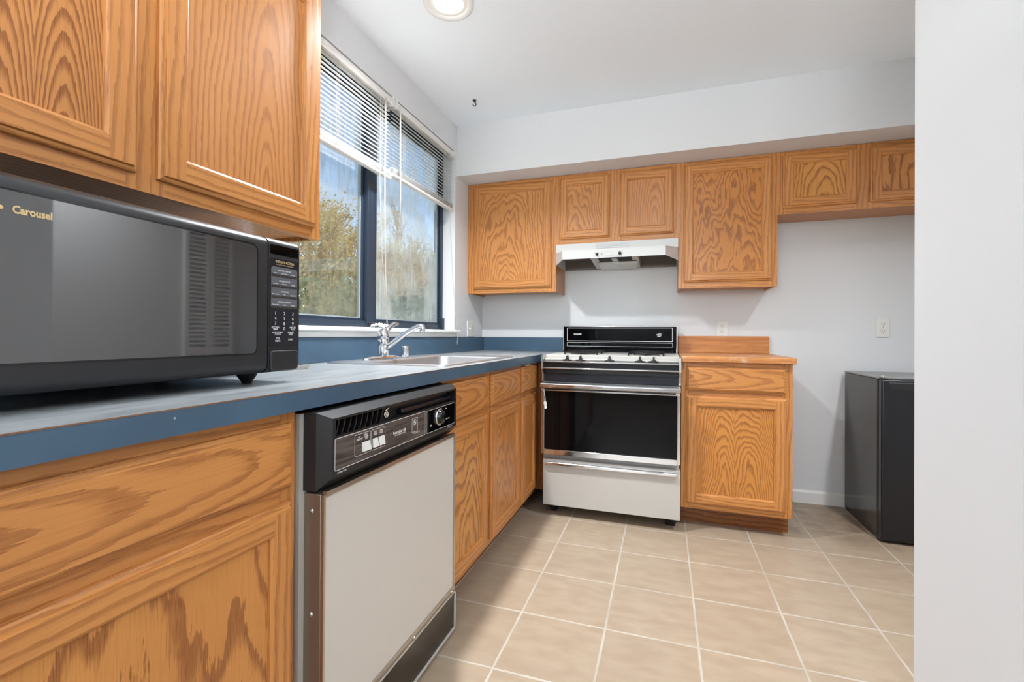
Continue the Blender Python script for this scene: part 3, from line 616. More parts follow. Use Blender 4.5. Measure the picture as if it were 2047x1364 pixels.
# ------------------------------------------------------------------ dishwasher
dw = thing('dishwasher', (.33, 1.12, 0), 'white front dishwasher with black control console under the blue counter', 'dishwasher')
m_ = MB(); m_.box(.06, .60, .792, 1.436, .03, .868); m_.build('tub', STEEL, dw)
m_ = MB(); m_.box(.600, .612, .782, .806, .02, .868); m_.build('mounting_flange', ENAMEL, dw)
PX = .66
m_ = MB(); m_.box(.606, PX-.004, .797, 1.438, .168, .697); m_.build('door_frame', mat('dishwasher_trim', srgb(150, 138, 126), .35, .8), dw, bevel=.002)
m_ = MB(); m_.box(PX-.004, PX, .802, 1.432, .176, .695); m_.build('door_panel', DWWHITE, dw, bevel=.001)
m_ = MB()
m_.box(PX-.004, PX+.003, .797, .803, .170, .697); m_.box(PX-.004, PX+.003, 1.432, 1.439, .170, .697); m_.box(PX-.004, PX+.003, .803, 1.432, .168, .177); m_.box(PX-.004, PX+.006, .803, 1.432, .693, .703)
m_.build('panel_trim', STEEL, dw)
for zz in (.66, .44, .22):
    m_ = MB(); m_.lathe([(.0055, 0), (.005, .002), (.0001, .003)], (.632, .797, zz), (0, -1, 0), 12); m_.build('screw', STEEL, dw)
# console: base box, sloped surround, front with pocket
m_ = MB(); m_.box(.604, .645, .793, 1.442, .703, .870)
cx1 = .677; o4 = (.793, 1.442, .703, .870); i4 = (.806, 1.416, .733, .858)
def cq(r, x): return [(x, r[0], r[2]), (x, r[1], r[2]), (x, r[1], r[3]), (x, r[0], r[3])]
a4, b4 = cq(o4, .645), cq(i4, cx1)
for i in range(4): j = (i+1) % 4; m_.face([a4[i], a4[j], b4[j], b4[i]])
pk = (.815, 1.408, .818, .853)           # handle pocket
def frame_face(m_, o, i, x):
    A4, I4 = cq(o, x), cq(i, x)
    for k in range(4): j = (k+1) % 4; m_.face([A4[k], A4[j], I4[j], I4[k]])
frame_face(m_, i4, pk, cx1)
p4, q4 = cq(pk, cx1), cq(pk, .6455)
for i in range(4): j = (i+1) % 4; m_.face([p4[i], p4[j], q4[j], q4[i]])
m_.face(q4)
co = m_.build('console', BLACKPL, dw)
m_ = MB()
for k in range(9):
    y0 = .822+k*.0205
    for s_ in range(5):
        t0, t1 = s_/5, (s_+1)/5; f = lambda t: y0+.012*math.sin(t*1.5)
        z_ = lambda t: .8175+t*.0355
        m_.hexa([(.646, f(t0), z_(t0)), (.674, f(t0)-.006, z_(t0)), (.674, f(t0)-.0025, z_(t0)), (.646, f(t0)+.0035, z_(t0)), (.646, f(t1), z_(t1)), (.674, f(t1)-.006, z_(t1)), (.674, f(t1)-.0025, z_(t1)), (.646, f(t1)+.0035, z_(t1))])
m_.build('vent_fins', BLACKPL, co)
m_ = MB(); m_.box(.646, .664, 1.10, 1.40, .820, .835); m_.build('handle_lip', NAVYEN, co, bevel=.004)
m_ = MB(); m_.lathe([(.009, 0), (.009, .006), (.007, .007), (.006, .005), (.003, .006), (.0001, .007)], (.667, 1.012, .834), (1, 0, 0), 20); m_.tube([(.668, 1.012, .842), (.67, 1.022, .849), (.668, 1.035, .850)], .0025, 6); m_.build('latch', CHROME, co)
N_ = (1, 0, 0)
m_ = MB(); m_.rbox((cx1, .812, .744), A_, B_, N_, .391, .070, .0006, .003); m_.build('control_strip', DWWOOD, co)
m_ = MB(); m_.rbox((cx1, 1.212, .744), A_, B_, N_, .192, .068, .0006, .003); ks = m_.build('dial_plate', BLACKGL, co)
m_ = MB(); c2 = cx1+.0009
m_.rring((c2, .812, .744), A_, B_, N_, .391, .070, .004, .0014, 0); m_.rring((c2, 1.212, .744), A_, B_, N_, .192, .068, .003, .001, 0)
m_.rring((c2, .878, .758), A_, B_, N_, .060, .050, .004, .001, 0); m_.rring((c2, .941, .758), A_, B_, N_, .057, .050, .004, .001, 0)
m_.build('white_outlines', INK, co)
m_ = MB()
for t, yy, zz in (('ON', .894, .800), ('SELECTOR', .896, .795), ('ENERGY', .919, .802), ('SAVER', .920, .797), ('DRY', .921, .792), ('POTS', .957, .800), ('PANS', .957, .795), ('RINSE', .981, .800), ('HOLD', .981, .795)):
    m_.text(t, (c2, yy, zz-.001), A_, B_, .0052, 'CENTER', bold=.0002, squash=.85)
m_.text('Potscrubber 350', (c2, 1.034, .7775), A_, B_, .0105, 'LEFT', bold=.0003, squash=.85); m_.text('AUTOMATIC DISHWASHER', (c2, 1.042, .7725), A_, B_, .0042, 'LEFT', bold=.0001)
m_.text('6 WASH CYCLES', (c2, 1.137, .7595), A_, B_, .0042, 'LEFT', bold=.0001)
m_.text('NORMAL WASH', (c2, .820, .7375), A_, B_, .0042, 'LEFT', bold=.0001); m_.text('COOL DRY  ON', (c2, 1.345, .737), A_, B_, .005, 'LEFT', bold=.0001)
m_.text('OFF', (c2, 1.2355, .762), A_, B_, .006, 'CENTER', bold=.0002); m_.text('START', (c2, 1.300, .8045), A_, B_, .0045, 'CENTER', bold=.0001); m_.text('RINSE', (c2, 1.335, .800), A_, B_, .0045, 'CENTER', bold=.0001); m_.text('NORMAL ON', (c2, 1.345, .766), A_, B_, .0055, 'CENTER', bold=.0001)
m_.build('lettering', INK, co)
m_ = MB()
m_.rring((c2, 1.128, .764), A_, B_, N_, .030, .040, .003, .0012, 0); m_.rring((c2, 1.1345, .7835), A_, B_, N_, .0165, .0165, .008, .0014, 0)
m_.tube([(c2, 1.139, .790), (c2, 1.142, .796), (c2, 1.1455, .792), (c2, 1.142, .788), (c2, 1.147, .788)], .0012, 5)
m_.build('badge', INK, co)
for yy, ww in ((.905, .030), (.946, .019), (.970, .023)):
    m_ = MB(); m_.hexa([(cx1, yy, .765), (cx1+.006, yy, .765), (cx1+.006, yy+ww, .765), (cx1, yy+ww, .765), (cx1, yy, .786), (cx1+.002, yy, .786), (cx1+.002, yy+ww, .786), (cx1, yy+ww, .786)])
    m_.build('push_button', WHITEPL, co)
m_ = MB(); m_.lathe([(.026, .0), (.026, .004), (.0245, .006), (.022, .004), (.021, .004)], (cx1+.0006, 1.290, .782), N_, 32); m_.build('dial_ring', CHROME, co)
m_ = MB(); m_.lathe([(.021, 0), (.021, .012), (.017, .016), (.0001, .016)], (cx1+.0006, 1.290, .782), N_, 32); m_.build('dial_knob', BLACKEN, co)
# lower kick panel
m_ = MB(); m_.box(.627, .653, .80, 1.460, .022, .150); m_.build('kick_panel', mat('kick_black', srgb(44, 38, 33), .16), dw)
m_ = MB(); m_.hexa([(.632, .80, .153), (.656, .80, .146), (.656, 1.462, .146), (.632, 1.462, .153), (.632, .80, .172), (.660, .80, .167), (.660, 1.456, .167), (.632, 1.456, .172)]); m_.build('access_rail', STEEL, dw)
m_ = MB(); m_.box(.651, .6575, .80, 1.462, .018, .0235); m_.box(.651, .6575, 1.457, 1.4625, .0235, .150); m_.box(.651, .6575, .80, 1.462, .145, .150); m_.build('kick_trim', ENAMEL, dw)
for yy in (.95, 1.20, 1.45):
    m_ = MB(); m_.lathe([(.006, 0), (.0055, .003), (.0001, .0035)], (.658, yy-.02, .157), (1, 0, .1), 12); m_.build('screw', STEEL, dw)

# ------------------------------------------------------------------ range
rg_ = thing('range', (1.045, 2.93, 0), 'white gas range with black glass oven door between the oak cabinets', 'stove')
X0, X1 = .668, 1.4275
m_ = MB(); m_.box(X0+.004, X1-.004, 2.625, 3.27, .06, .905); m_.build('body', ENAMEL, rg_, bevel=.003)
m_ = MB(); m_.prism([(2.662, .895), (2.656, .902), (2.656, .922), (2.664, .926), (3.165, .926), (3.165, .905), (2.68, .895)], 'x', X0+.002, X1-.002); m_.build('cooktop', ENAMEL, rg_, bevel=.002)
# knob ledge and bullnose control front
m_ = MB(); m_.prism([(2.660, .905), (2.600, .893), (2.592, .889), (2.592, .880), (2.66, .880)], 'x', X0+.008, X1-.008); m_.build('knob_ledge', BLACKEN, rg_)
m_ = MB(); m_.box(X0+.008, X1-.008, 2.585, 2.600, .884, .893); m_.box(X0+.008, X1-.008, 2.585, 2.600, .846, .855); m_.build('front_rails', CHROME, rg_, bevel=.003)
m_ = MB(); m_.prism([(2.594, .884), (2.594, .855), (2.594, .846), (2.606, .820), (2.606, .815), (2.64, .815), (2.64, .884)], 'x', X0+.008, X1-.008); m_.build('control_front', BLACKEN, rg_)
m_ = MB(); m_.box(X0+.012, X1-.012, 2.606, 2.64, .772, .817); m_.build('vent_panel', NAVYEN, rg_, bevel=.002)
for a, b in ((X0-.002, X0+.008), (X1-.008, X1+.002)):
    m_ = MB(); m_.prism([(2.584, .922), (2.584, .845), (2.600, .818), (2.604, .772), (2.64, .772), (2.66, .90), (2.66, .926)], 'x', a, b); m_.build('end_cap', STEEL, rg_)
for kx_ in (.811, .888, 1.052, 1.217, 1.290):
    k = thing('tmp', (0, 0, 0), None, None) if False else None
    m_ = MB(); ax = Vector((0, -.2, .98)).normalized(); c0 = Vector((kx_, 2.628, .8985))
    m_.lathe([(.027, 0), (.0275, .0015), (.027, .003), (.012, .004), (.010, .008), (.0001, .008)], c0, ax, 28)
    g_ = Vector((1, 0, 0)); f_ = ax.cross(g_)
    pts = [c0+g_*sx*(.0062-.0015*h)+f_*sy*.016*(1-.25*h)+ax*(.003+.021*h) for h in (0, 1) for sx, sy in ((-1, -1), (1, -1), (1, 1), (-1, 1))]
    m_.hexa(pts); m_.build('burner_knob', BLACKPL, rg_)
# burners
for bx_ in (.875, 1.245):
    for by_ in (2.80, 3.035):
        m_ = MB(); m_.lathe([(.075, .001), (.07, .004), (.055, .002), (.03, .002)], (bx_, by_, .926), n=28); m_.build('drip_bowl', CHROME, rg_)
        m_ = MB(); m_.lathe([(.028, .001), (.030, .010), (.026, .014), (.0001, .015)], (bx_, by_, .926), n=24); m_.build('burner', BLACKEN, rg_)
        m_ = MB(); s_ = .095
        for q0, q1 in (((-s_, -s_), (s_, -s_)), ((s_, -s_), (s_, s_)), ((s_, s_), (-s_, s_)), ((-s_, s_), (-s_, -s_)), ((-s_, 0), (-.03, 0)), ((s_, 0), (.03, 0)), ((0, -s_), (0, -.03)), ((0, s_), (0, .03))):
            m_.tube([(bx_+q0[0], by_+q0[1], .9395), (bx_+q1[0], by_+q1[1], .9395)], .0045, 6)
        for sx in (-s_, s_):
            for sy in (-s_, s_): m_.tube([(bx_+sx, by_+sy, .9262), (bx_+sx, by_+sy, .94)], .004, 6)
        m_.build('grate', BLACKEN, rg_)
# backguard
m_ = MB(); m_.box(X0, X1, 3.172, 3.262, .92, 1.106); bgd = m_.build('backguard', STEEL, rg_, bevel=.003)
m_ = MB(); m_.box(X0+.008, X1-.008, 3.166, 3.174, .955, 1.101); m_.build('backguard_glass', BLACKGL, bgd)
m_ = MB(); m_.prism([(3.173, .956), (3.135, .930), (3.135, .927), (3.173, .927)], 'x', X0+.01, X1-.01); m_.build('rear_vent_lip', BLACKEN, bgd)
FN = (0, -1, 0); AX = (1, 0, 0); by0 = 3.1655
m_ = MB(); m_.rring((.699, by0, 1.001), AX, B_, FN, .697, .093, .002, .0035, 0, seg=2); m_.rring((.699, by0, .966), AX, B_, FN, .697, .027, .002, .0018, 0, seg=2)
m_.text('CALORIC', (.746, by0, 1.0435), AX, B_, .0140, 'LEFT', bold=.0006, squash=.92)
# starburst emblem with script lines
ec = Vector((1.316, by0, 1.046)); 
for k in range(8):
    t = k*math.pi/4+.2; r0, r1 = .002, .009 if k % 2 else .013
    m_.tube([ec+Vector((math.cos(t)*r0, -.0003, math.sin(t)*r0+.008)), ec+Vector((math.cos(t)*r1, -.0003, math.sin(t)*r1*.6+.008))], [.0012, .0004], 5)
m_.text('Micro', (1.296, by0-.0002, 1.0425), AX, B_, .014, 'LEFT', bold=.0004); m_.text('start', (1.300, by0-.0002, 1.0345), AX, B_, .012, 'LEFT', bold=.0004)
m_.build('backguard_lettering', INK, bgd)
# oven door
m_ = MB(); m_.box(X0+.006, X1-.004, 2.575, 2.622, .358, .735); od = m_.build('oven_door', BLACKEN, rg_, bevel=.002)
m_ = MB(); m_.box(.692, 1.408, 2.568, 2.576, .390, .724); m_.build('oven_glass', BLACKGL, od)
m_ = MB(); m_.box(X0+.004, .690, 2.566, 2.578, .36, .727); m_.box(1.410, X1-.002, 2.566, 2.578, .36, .727); m_.box(.690, 1.410, 2.563, 2.578, .357, .388); m_.box(.690, 1.410, 2.566, 2.578, .722, .729); m_.build('door_trim', CHROME, od, bevel=.002)
m_ = MB(); m_.prism([(2.548, .740), (2.542, .746), (2.542, .760), (2.548, .767), (2.575, .769), (2.575, .738)], 'x', X0+.002, X1); m_.build('door_handle', CHROME, od, bevel=.002)
for a, b in ((.672, .690), (1.404, 1.424)): m_ = MB(); m_.box(a, b, 2.57, 2.60, .727, .742); m_.build('handle_bracket', STEEL, od)
# storage drawer
m_ = MB(); m_.box(X0+.012, X1, 2.582, 2.622, .062, .328); sd = m_.build('storage_drawer', ENAMEL, rg_, bevel=.004)
m_ = MB(); m_.prism([(2.570, .292), (2.564, .298), (2.564, .309), (2.570, .315), (2.584, .315), (2.584, .292)], 'x', .694, 1.410); m_.build('drawer_handle', CHROME, sd, bevel=.002)
for a, b in ((.700, .752), (1.345, 1.415)):
    m_ = MB(); m_.hexa([(a+.012, 2.665, 0), (b-.012, 2.665, 0), (b-.012, 2.72, 0), (a+.012, 2.72, 0), (a, 2.64, .061), (b, 2.64, .061), (b, 2.73, .061), (a, 2.73, .061)]); m_.build('foot', BLACKPL, rg_)
for a in (.70, 1.36):
    m_ = MB(); m_.box(a, a+.05, 3.17, 3.23, 0, .062); m_.build('foot', BLACKPL, rg_)
ht = thing('hanging_tag', (.698, 2.555, .73), 'little white tag looped on string at the oven door handle', 'tag')
m_ = MB(); m_.tube([(.697, 2.560, .7285), (.697, 2.5555, .726), (.696, 2.556, .716), (.694, 2.557, .705), (.697, 2.557, .690), (.699, 2.557, .672), (.697, 2.557, .66), (.6925, 2.557, .670), (.6915, 2.557, .690), (.6955, 2.556, .715), (.697, 2.5555, .7255)], .0014, 6); m_.build('string', CORD, ht)
m_ = MB(); m_.mesh([(.686, 2.559, .652), (.698, 2.558, .668), (.706, 2.556, .655), (.707, 2.558, .622), (.695, 2.557, .618), (.692, 2.561, .640), (.686, 2.562, .652), (.698, 2.561, .668), (.706, 2.560, .655), (.707, 2.562, .622), (.695, 2.561, .618), (.692, 2.564, .640)],
        [(5, 4, 3, 2, 1, 0), (6, 7, 8, 9, 10, 11)]+[(i, (i+1) % 6, 6+(i+1) % 6, 6+i) for i in range(6)], smooth=False)
m_.build('tag', WHITEPL, ht)

# ------------------------------------------------------------------ range hood
hd = thing('range_hood', (1.037, 3.0, 1.51), 'white under-cabinet range hood above the range', 'range hood')
hx0, hx1, hy0, hyb, hz0, hz1 = .652, 1.423, 3.022, 3.31, 1.512, 1.648
fx0, fx1, fyf = .722, 1.350, 2.892
m_ = MB()
m_.box(hx0, hx1, hy0-.006, hyb, 1.592, hz1)                                # upper band against the cabinet
P4 = [(hx0, hy0, 1.592), (hx1, hy0, 1.592), (hx1, hy0, hz0), (hx0, hy0, hz0)]
Q4 = [(fx0, fyf, 1.582), (fx1, fyf, 1.582), (fx1, fyf, 1.526), (fx0, fyf, 1.526)]
t = .004
m_.hexa([Q4[3], Q4[2], (fx1-t, fyf+t, 1.526), (fx0+t, fyf+t, 1.526), Q4[0], Q4[1], (fx1-t, fyf+t, 1.582), (fx0+t, fyf+t, 1.582)])
m_.hexa([P4[3], Q4[3], (fx0+t, fyf+t, 1.526), (hx0+t, hy0, hz0), P4[0], Q4[0], (fx0+t, fyf+t, 1.582), (hx0+t, hy0, 1.592)])
m_.hexa([Q4[2], P4[2], (hx1-t, hy0, hz0), (fx1-t, fyf+t, 1.526), Q4[1], P4[1], (hx1-t, hy0, 1.592), (fx1-t, fyf+t, 1.582)])
m_.face([Q4[0], Q4[1], P4[1], P4[0]]); m_.face([(fx0+t, fyf+t, 1.5815), (hx0+t, hy0, 1.5915), (hx1-t, hy0, 1.5915), (fx1-t, fyf+t, 1.5815)])
m_.box(hx0, hx0+t, hy0, hyb, hz0, 1.592); m_.box(hx1-t, hx1, hy0, hyb, hz0, 1.592)
m_.build('shell', HOODW, hd)
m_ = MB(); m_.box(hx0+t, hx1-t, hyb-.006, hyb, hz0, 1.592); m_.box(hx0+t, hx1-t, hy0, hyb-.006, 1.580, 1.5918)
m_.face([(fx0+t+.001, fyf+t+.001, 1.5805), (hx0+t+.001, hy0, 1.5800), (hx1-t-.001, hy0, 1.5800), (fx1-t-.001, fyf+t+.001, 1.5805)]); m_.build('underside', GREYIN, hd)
m_ = MB(); m_.hexa([(.885, 2.905, 1.545), (1.185, 2.905, 1.545), (1.185, 3.30, 1.515), (.885, 3.30, 1.515), (.885, 2.905, 1.579), (1.185, 2.905, 1.579), (1.185, 3.30, 1.579), (.885, 3.30, 1.579)]); fb = m_.build('fan_box', mat('fan_box_white', srgb(196, 193, 188), .4), hd, bevel=.002)
zz = lambda y: 1.545-(y-2.905)*.0759
m_ = MB(); m_.hexa([(.935, 2.975, zz(2.975)-.002), (1.145, 2.975, zz(2.975)-.002), (1.145, 3.07, zz(3.07)-.002), (.935, 3.07, zz(3.07)-.002), (.935, 2.975, zz(2.975)+.003), (1.145, 2.975, zz(2.975)+.003), (1.145, 3.07, zz(3.07)+.003), (.935, 3.07, zz(3.07)+.003)]); m_.build('fan_slot', DARK, fb)
m_ = MB(); 
for k in range(-1, 2): m_.box(1.04+k*.012-.006, 1.04+k*.012+.006, 2.975, 3.075, zz(3.02)-.010, zz(3.02)-.004)
m_.build('slot_bridge', HOODW, fb)
m_ = MB(); m_.hexa([(.925, 3.08, zz(3.08)-.016), (1.175, 3.075, zz(3.08)-.018), (1.165, 3.285, zz(3.285)-.012), (.915, 3.285, zz(3.285)-.010), (.925, 3.08, zz(3.08)-.004), (1.175, 3.075, zz(3.08)-.004), (1.165, 3.285, zz(3.285)-.001), (.915, 3.285, zz(3.285)-.001)]); m_.build('light_lens', LENS, fb, 'slightly drooping ribbed lamp lens', bevel=.004)
m_ = MB(); m_.lathe([(.012, 0), (.012, .006), (.005, .009), (.0001, .009)], (1.04, 3.10, zz(3.10)-.017), (0, -.2, -1), 16); m_.build('lens_clip', CHROME, fb)
FY = fyf-.0005
m_ = MB(); m_.rbox((.925, FY, 1.536), AX, B_, FN, .172, .026, .0012, .003); sp_ = m_.build('switch_plate', HOODW, hd, 'plate with two rotary knobs')
m_ = MB(); m_.rring((.925, FY-.0016, 1.536), AX, B_, FN, .172, .026, .003, .0008, 0)
m_.text('FAN', (.985, FY-.0014, 1.5475), AX, B_, .006, 'CENTER'); m_.text('LIGHT', (1.035, FY-.0014, 1.545), AX, B_, .006, 'CENTER')
m_.prism([(.962, 1.549), (.976, 1.556), (.976, 1.542)], 'y', FY-.002, FY-.0012); m_.build('plate_print', INKD, sp_)
for a in (.942, 1.082):
    m_ = MB(); m_.lathe([(.0095, 0), (.009, .010), (.006, .013), (.0001, .013)], (a, FY-.001, 1.549), FN, 20); m_.build('knob', BLACKPL, sp_)
m_ = MB()
for a, b in ((.918, 1.018), (1.026, 1.126)):
    for k in range(3): m_.box(a, b, hy0-.0085, hy0-.0055, 1.610+k*.010, 1.6135+k*.010)
    m_.rring((a, hy0-.0062, 1.604), AX, B_, FN, b-a, .036, .002, .002, .001)
m_.build('vent_louvers', mat('louver_grey', srgb(196, 198, 200), .4), hd)

# ------------------------------------------------------------------ mini fridge
fr = thing('mini_fridge', (2.63, 3.05, 0), 'small black fridge on the floor against the far wall', 'fridge')
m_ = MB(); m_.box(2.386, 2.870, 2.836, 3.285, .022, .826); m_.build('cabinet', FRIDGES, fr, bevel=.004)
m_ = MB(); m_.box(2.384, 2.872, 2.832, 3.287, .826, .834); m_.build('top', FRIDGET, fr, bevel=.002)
m_ = MB(); m_.box(2.390, 2.866, 2.822, 2.836, .03, .826); m_.build('door_gasket', DARK, fr)
m_ = MB(); m_.box(2.385, 2.871, 2.782, 2.822, .026, .826); fd = m_.build('door', FRIDGE, fr, bevel=.008, seg=3)
m_ = MB(); m_.box(2.415, 2.84, 2.7805, 2.786, .776, .812); m_.build('door_grip', BLACKPL, fd, bevel=.006)
m_ = MB(); m_.box(2.392, 2.425, 2.79, 2.86, .834, .840); m_.lathe([(.006, 0), (.006, .006), (.0001, .007)], (2.402, 2.812, .839), n=14); m_.build('hinge', STEEL, fr)
m_ = MB(); m_.box(2.386, 2.870, 2.80, 3.285, .008, .030); m_.build('plinth', BLACKPL, fr, bevel=.006)
for a in (2.40, 2.83):
    for b in (2.84, 3.25):
        m_ = MB(); m_.lathe([(.012, 0), (.014, .004), (.010, .012)], (a, b, 0), n=12); m_.build('foot', BLACKPL, fr)

# ------------------------------------------------------------------ outlets
def duplex(par, F, a, z):
    for dz in (.0195, -.0195):
        m_ = dk = MB()
        pts = []
        for k in range(24):
            t = 2*math.pi*k/24; pts.append((.0172*math.cos(t), max(-.0135, min(.0135, .0172*math.sin(t)))))
        vs = [F.P(a+x, z+dz+y, .005) for x, y in pts]+[F.P(a+x, z+dz+y, .0075) for x, y in pts]
        m_.mesh(vs, [tuple(range(24, 48))]+[(k, (k+1) % 24, 24+(k+1) % 24, 24+k) for k in range(24)], smooth=False)
        for x, hgt in ((-.0065, .0042), (.0065, .0034)):
            dk.face([F.P(a+x-.0012, z+dz+.004-hgt, .0079), F.P(a+x+.0012, z+dz+.004-hgt, .0079), F.P(a+x+.0012, z+dz+.004+hgt, .0079), F.P(a+x-.0012, z+dz+.004+hgt, .0079)], None, 1)
        dk.face([F.P(a+.0024*math.cos(t*math.pi/4), z+dz-.0075+.0026*math.sin(t*math.pi/4), .0079) for t in range(8)], None, 1)
        m_.build('receptacle', [WHITEPL, DARK], par)
def outlet(F, a, z, label, gang=1):
    w_ = .070 if gang == 1 else .116
    o = thing('outlet', tuple(F.P(a, z, 0)), label, 'outlet', 'wall outlets')
    m_ = MB(); m_.rbox(F.P(a-w_/2, z-.057, .0005), F.A, F.Z, F.N, w_, .114, .0055, .004, edge=.002); m_.build('cover_plate', WHITEPL, o)
    duplex(o, F, a+(0 if gang == 1 else .023), z)
    m_ = MB(); m_.lathe([(.003, 0), (.0028, .0012), (.0001, .0014)], F.P(a+(0 if gang == 1 else .023), z, .006), F.N, 10); m_.build('screw', INKD, o)
    if gang == 2:
        p = F.P(a-.023, z, .006); m_ = MB(); m_.box(p.x, p.x+.010, p.y-.004, p.y+.004, p.z-.002, p.z+.010); m_.build('toggle', WHITEPL, o)
FB = Fr((0, B, 0), (1, 0, 0), (0, -1, 0)); FL = Fr((0, 0, 0), (0, 1, 0), (1, 0, 0))
outlet(FB, 1.706, 1.086, 'white duplex outlet on the far wall just behind the butcher-block backsplash')
outlet(FB, 2.588, 1.097, 'white duplex outlet on the bare wall above the small fridge')
outlet(FL, 3.080, 1.0835, 'white double plate with switch and outlet beside the window', 2)
# ------------------------------------------------------------------ blinds
def blind(y0, y1, zb, label, wand_y, cords, lift):
    b = thing('window_blind', (-.03, (y0+y1)/2, WZ1), label, 'blind', 'half-raised blinds in the kitchen window')
    m_ = MB(); m_.box(-.044, -.004, y0, y1, 2.236, 2.271); m_.prism([(-.004, 2.232), (.003, 2.238), (.004, 2.262), (-.004, 2.270)], 'y', y0+.004, y1-.004); m_.build('headrail', BLIND, b, bevel=.002)
    for yy in (y0+.002, y1-.016):
        m_ = MB(); m_.box(-.048, .006, yy, yy+.014, 2.228, 2.2745); m_.lathe([(.005, 0), (.004, .003), (.0001, .003)], (.006, yy+.007, 2.246), (1, 0, 0), 10); m_.build('bracket', TRIM, b)
    m_ = MB(); zt = zb+.052; nsl = int((2.222-zt)/.0205); ang = math.radians(lift)
    def slat(z, tilt):
        cx_, hw = -.024, .0125; prev = None
        for k in range(5):
            s_ = -1+k*.5; cr = .0016*(1-s_*s_); x = cx_+s_*hw*math.cos(tilt)-cr*math.sin(tilt); zz_ = z+s_*hw*math.sin(tilt)+cr*math.cos(tilt)
            if prev: m_.mesh([(prev[0], y0+.004, prev[1]), (prev[0], y1-.004, prev[1]), (x, y1-.004, zz_), (x, y0+.004, zz_)], [(0, 1, 2, 3)], smooth=True)
            prev = (x, zz_)
    for k in range(nsl+1): slat(2.222-k*.0205, ang+random.uniform(-.03, .03))
    for k in range(11): slat(zb+.021+k*.0026, .02)
    m_.build('slats', SLAT, b)
    m_ = MB(); m_.prism([(-.037, zb+.003), (-.034, zb), (-.014, zb), (-.010, zb+.004), (-.010, zb+.014), (-.014, zb+.018), (-.037, zb+.018)], 'y', y0+.003, y1-.003); m_.build('bottom_rail', BLIND, b)
    n_ = 3
    for k in range(n_):
        m_ = MB()
        yy = y0+.10+(y1-y0-.20)*k/(n_-1)
        for xx in (-.0365, -.0105): m_.tube([(xx, yy, 2.236), (xx, yy, zb+.01)], .0008, 5)
        m_.tube([(-.0085, yy+.012, 2.236), (-.0085, yy+.012, zb+.002)], .0007, 5)
        m_.build('ladder_cord', CORD, b)
    if wand_y:
        m_ = MB(); m_.tube([(.010, wand_y, 2.245), (.011, wand_y, 2.10), (.012, wand_y+.006, 1.565)], .0042, 6); m_.tube([(.002, wand_y, 2.250), (.008, wand_y, 2.256), (.010, wand_y, 2.245)], .002, 6); m_.build('wand', WHITEPL, b, 'clear white tilt wand')
    for i, pth in enumerate(cords):
        m_ = MB(); m_.tube(pth, .0013, 5); m_.build('lift_cord', CORD, b)
    return b
blind(1.222, 2.070, 1.846, 'half-raised white slat blind over the left window pane', None,
      [[(.008, 1.945, 2.236), (.008, 1.940, 1.83), (.006, 1.955, 1.55), (.004, 1.99, 1.25), (.002, 2.018, 1.095)],
       [(.008, 1.985, 2.236), (.008, 1.980, 1.83), (.006, 1.988, 1.5), (.004, 2.004, 1.25), (.002, 2.020, 1.095)],
       [(.009, 1.990, 2.236), (.009, 1.986, 1.83), (.007, 1.993, 1.5), (.005, 2.006, 1.25), (.003, 2.022, 1.096)]], -19)
blind(2.084, 2.806, 1.872, 'half-raised white slat blind over the right window pane', 2.118,
      [[(.008, 2.72, 2.236), (.010, 2.715, 1.85), (.020, 2.745, 1.4), (.037, 2.785, 1.06), (.037, 2.790, 1.03), (.030, 2.795, .985), (.030, 2.80, .972), (.032, 2.803, .985), (.037, 2.797, 1.03), (.037, 2.79, 1.055)]], -24)
# crumpled plastic on the sill
cr = thing('crumpled_wrapper', (-.05, 2.02, 1.0725), 'crumpled scrap of clear plastic on the window sill below the mullion', 'plastic scrap')
m_ = MB(); random.seed(3); gx, gy = 7, 12; vs = []
for i in range(gx):
    for j in range(gy):
        t = abs(math.sin(j*1.3+i*.9))*.022*math.sin(math.pi*i/(gx-1))+random.uniform(0, .008); vs.append((-.066+i*.009+random.uniform(-.003, .003), 1.975+j*.0095+random.uniform(-.003, .003), 1.0735+t))
m_.mesh(vs, [(i*gy+j, i*gy+j+1, (i+1)*gy+j+1, (i+1)*gy+j) for i in range(gx-1) for j in range(gy-1)], smooth=False)
m_.build('plastic_film', mat('clear_film', srgb(225, 228, 230), .15), cr)
lp = thing('foam_lump', (.630, 2.46, .866), 'pale crumbled lump stuck above the corner drawer under the counter edge', 'foam scrap')
m_ = MB(); bmt = bmesh.new(); bmesh.ops.create_icosphere(bmt, subdivisions=3, radius=1)
vs = [(.614+v.co.x*.010*(1+random.uniform(-.15, .15)), 2.47+v.co.y*.05*(1+random.uniform(-.12, .12)), .8725+v.co.z*.0062*(1+random.uniform(-.2, .2))) for v in bmt.verts]
m_.mesh(vs, [tuple(v.index for v in f.verts) for f in bmt.faces]); bmt.free(); m_.build('foam', mat('foam', srgb(214, 190, 164), .8), lp)

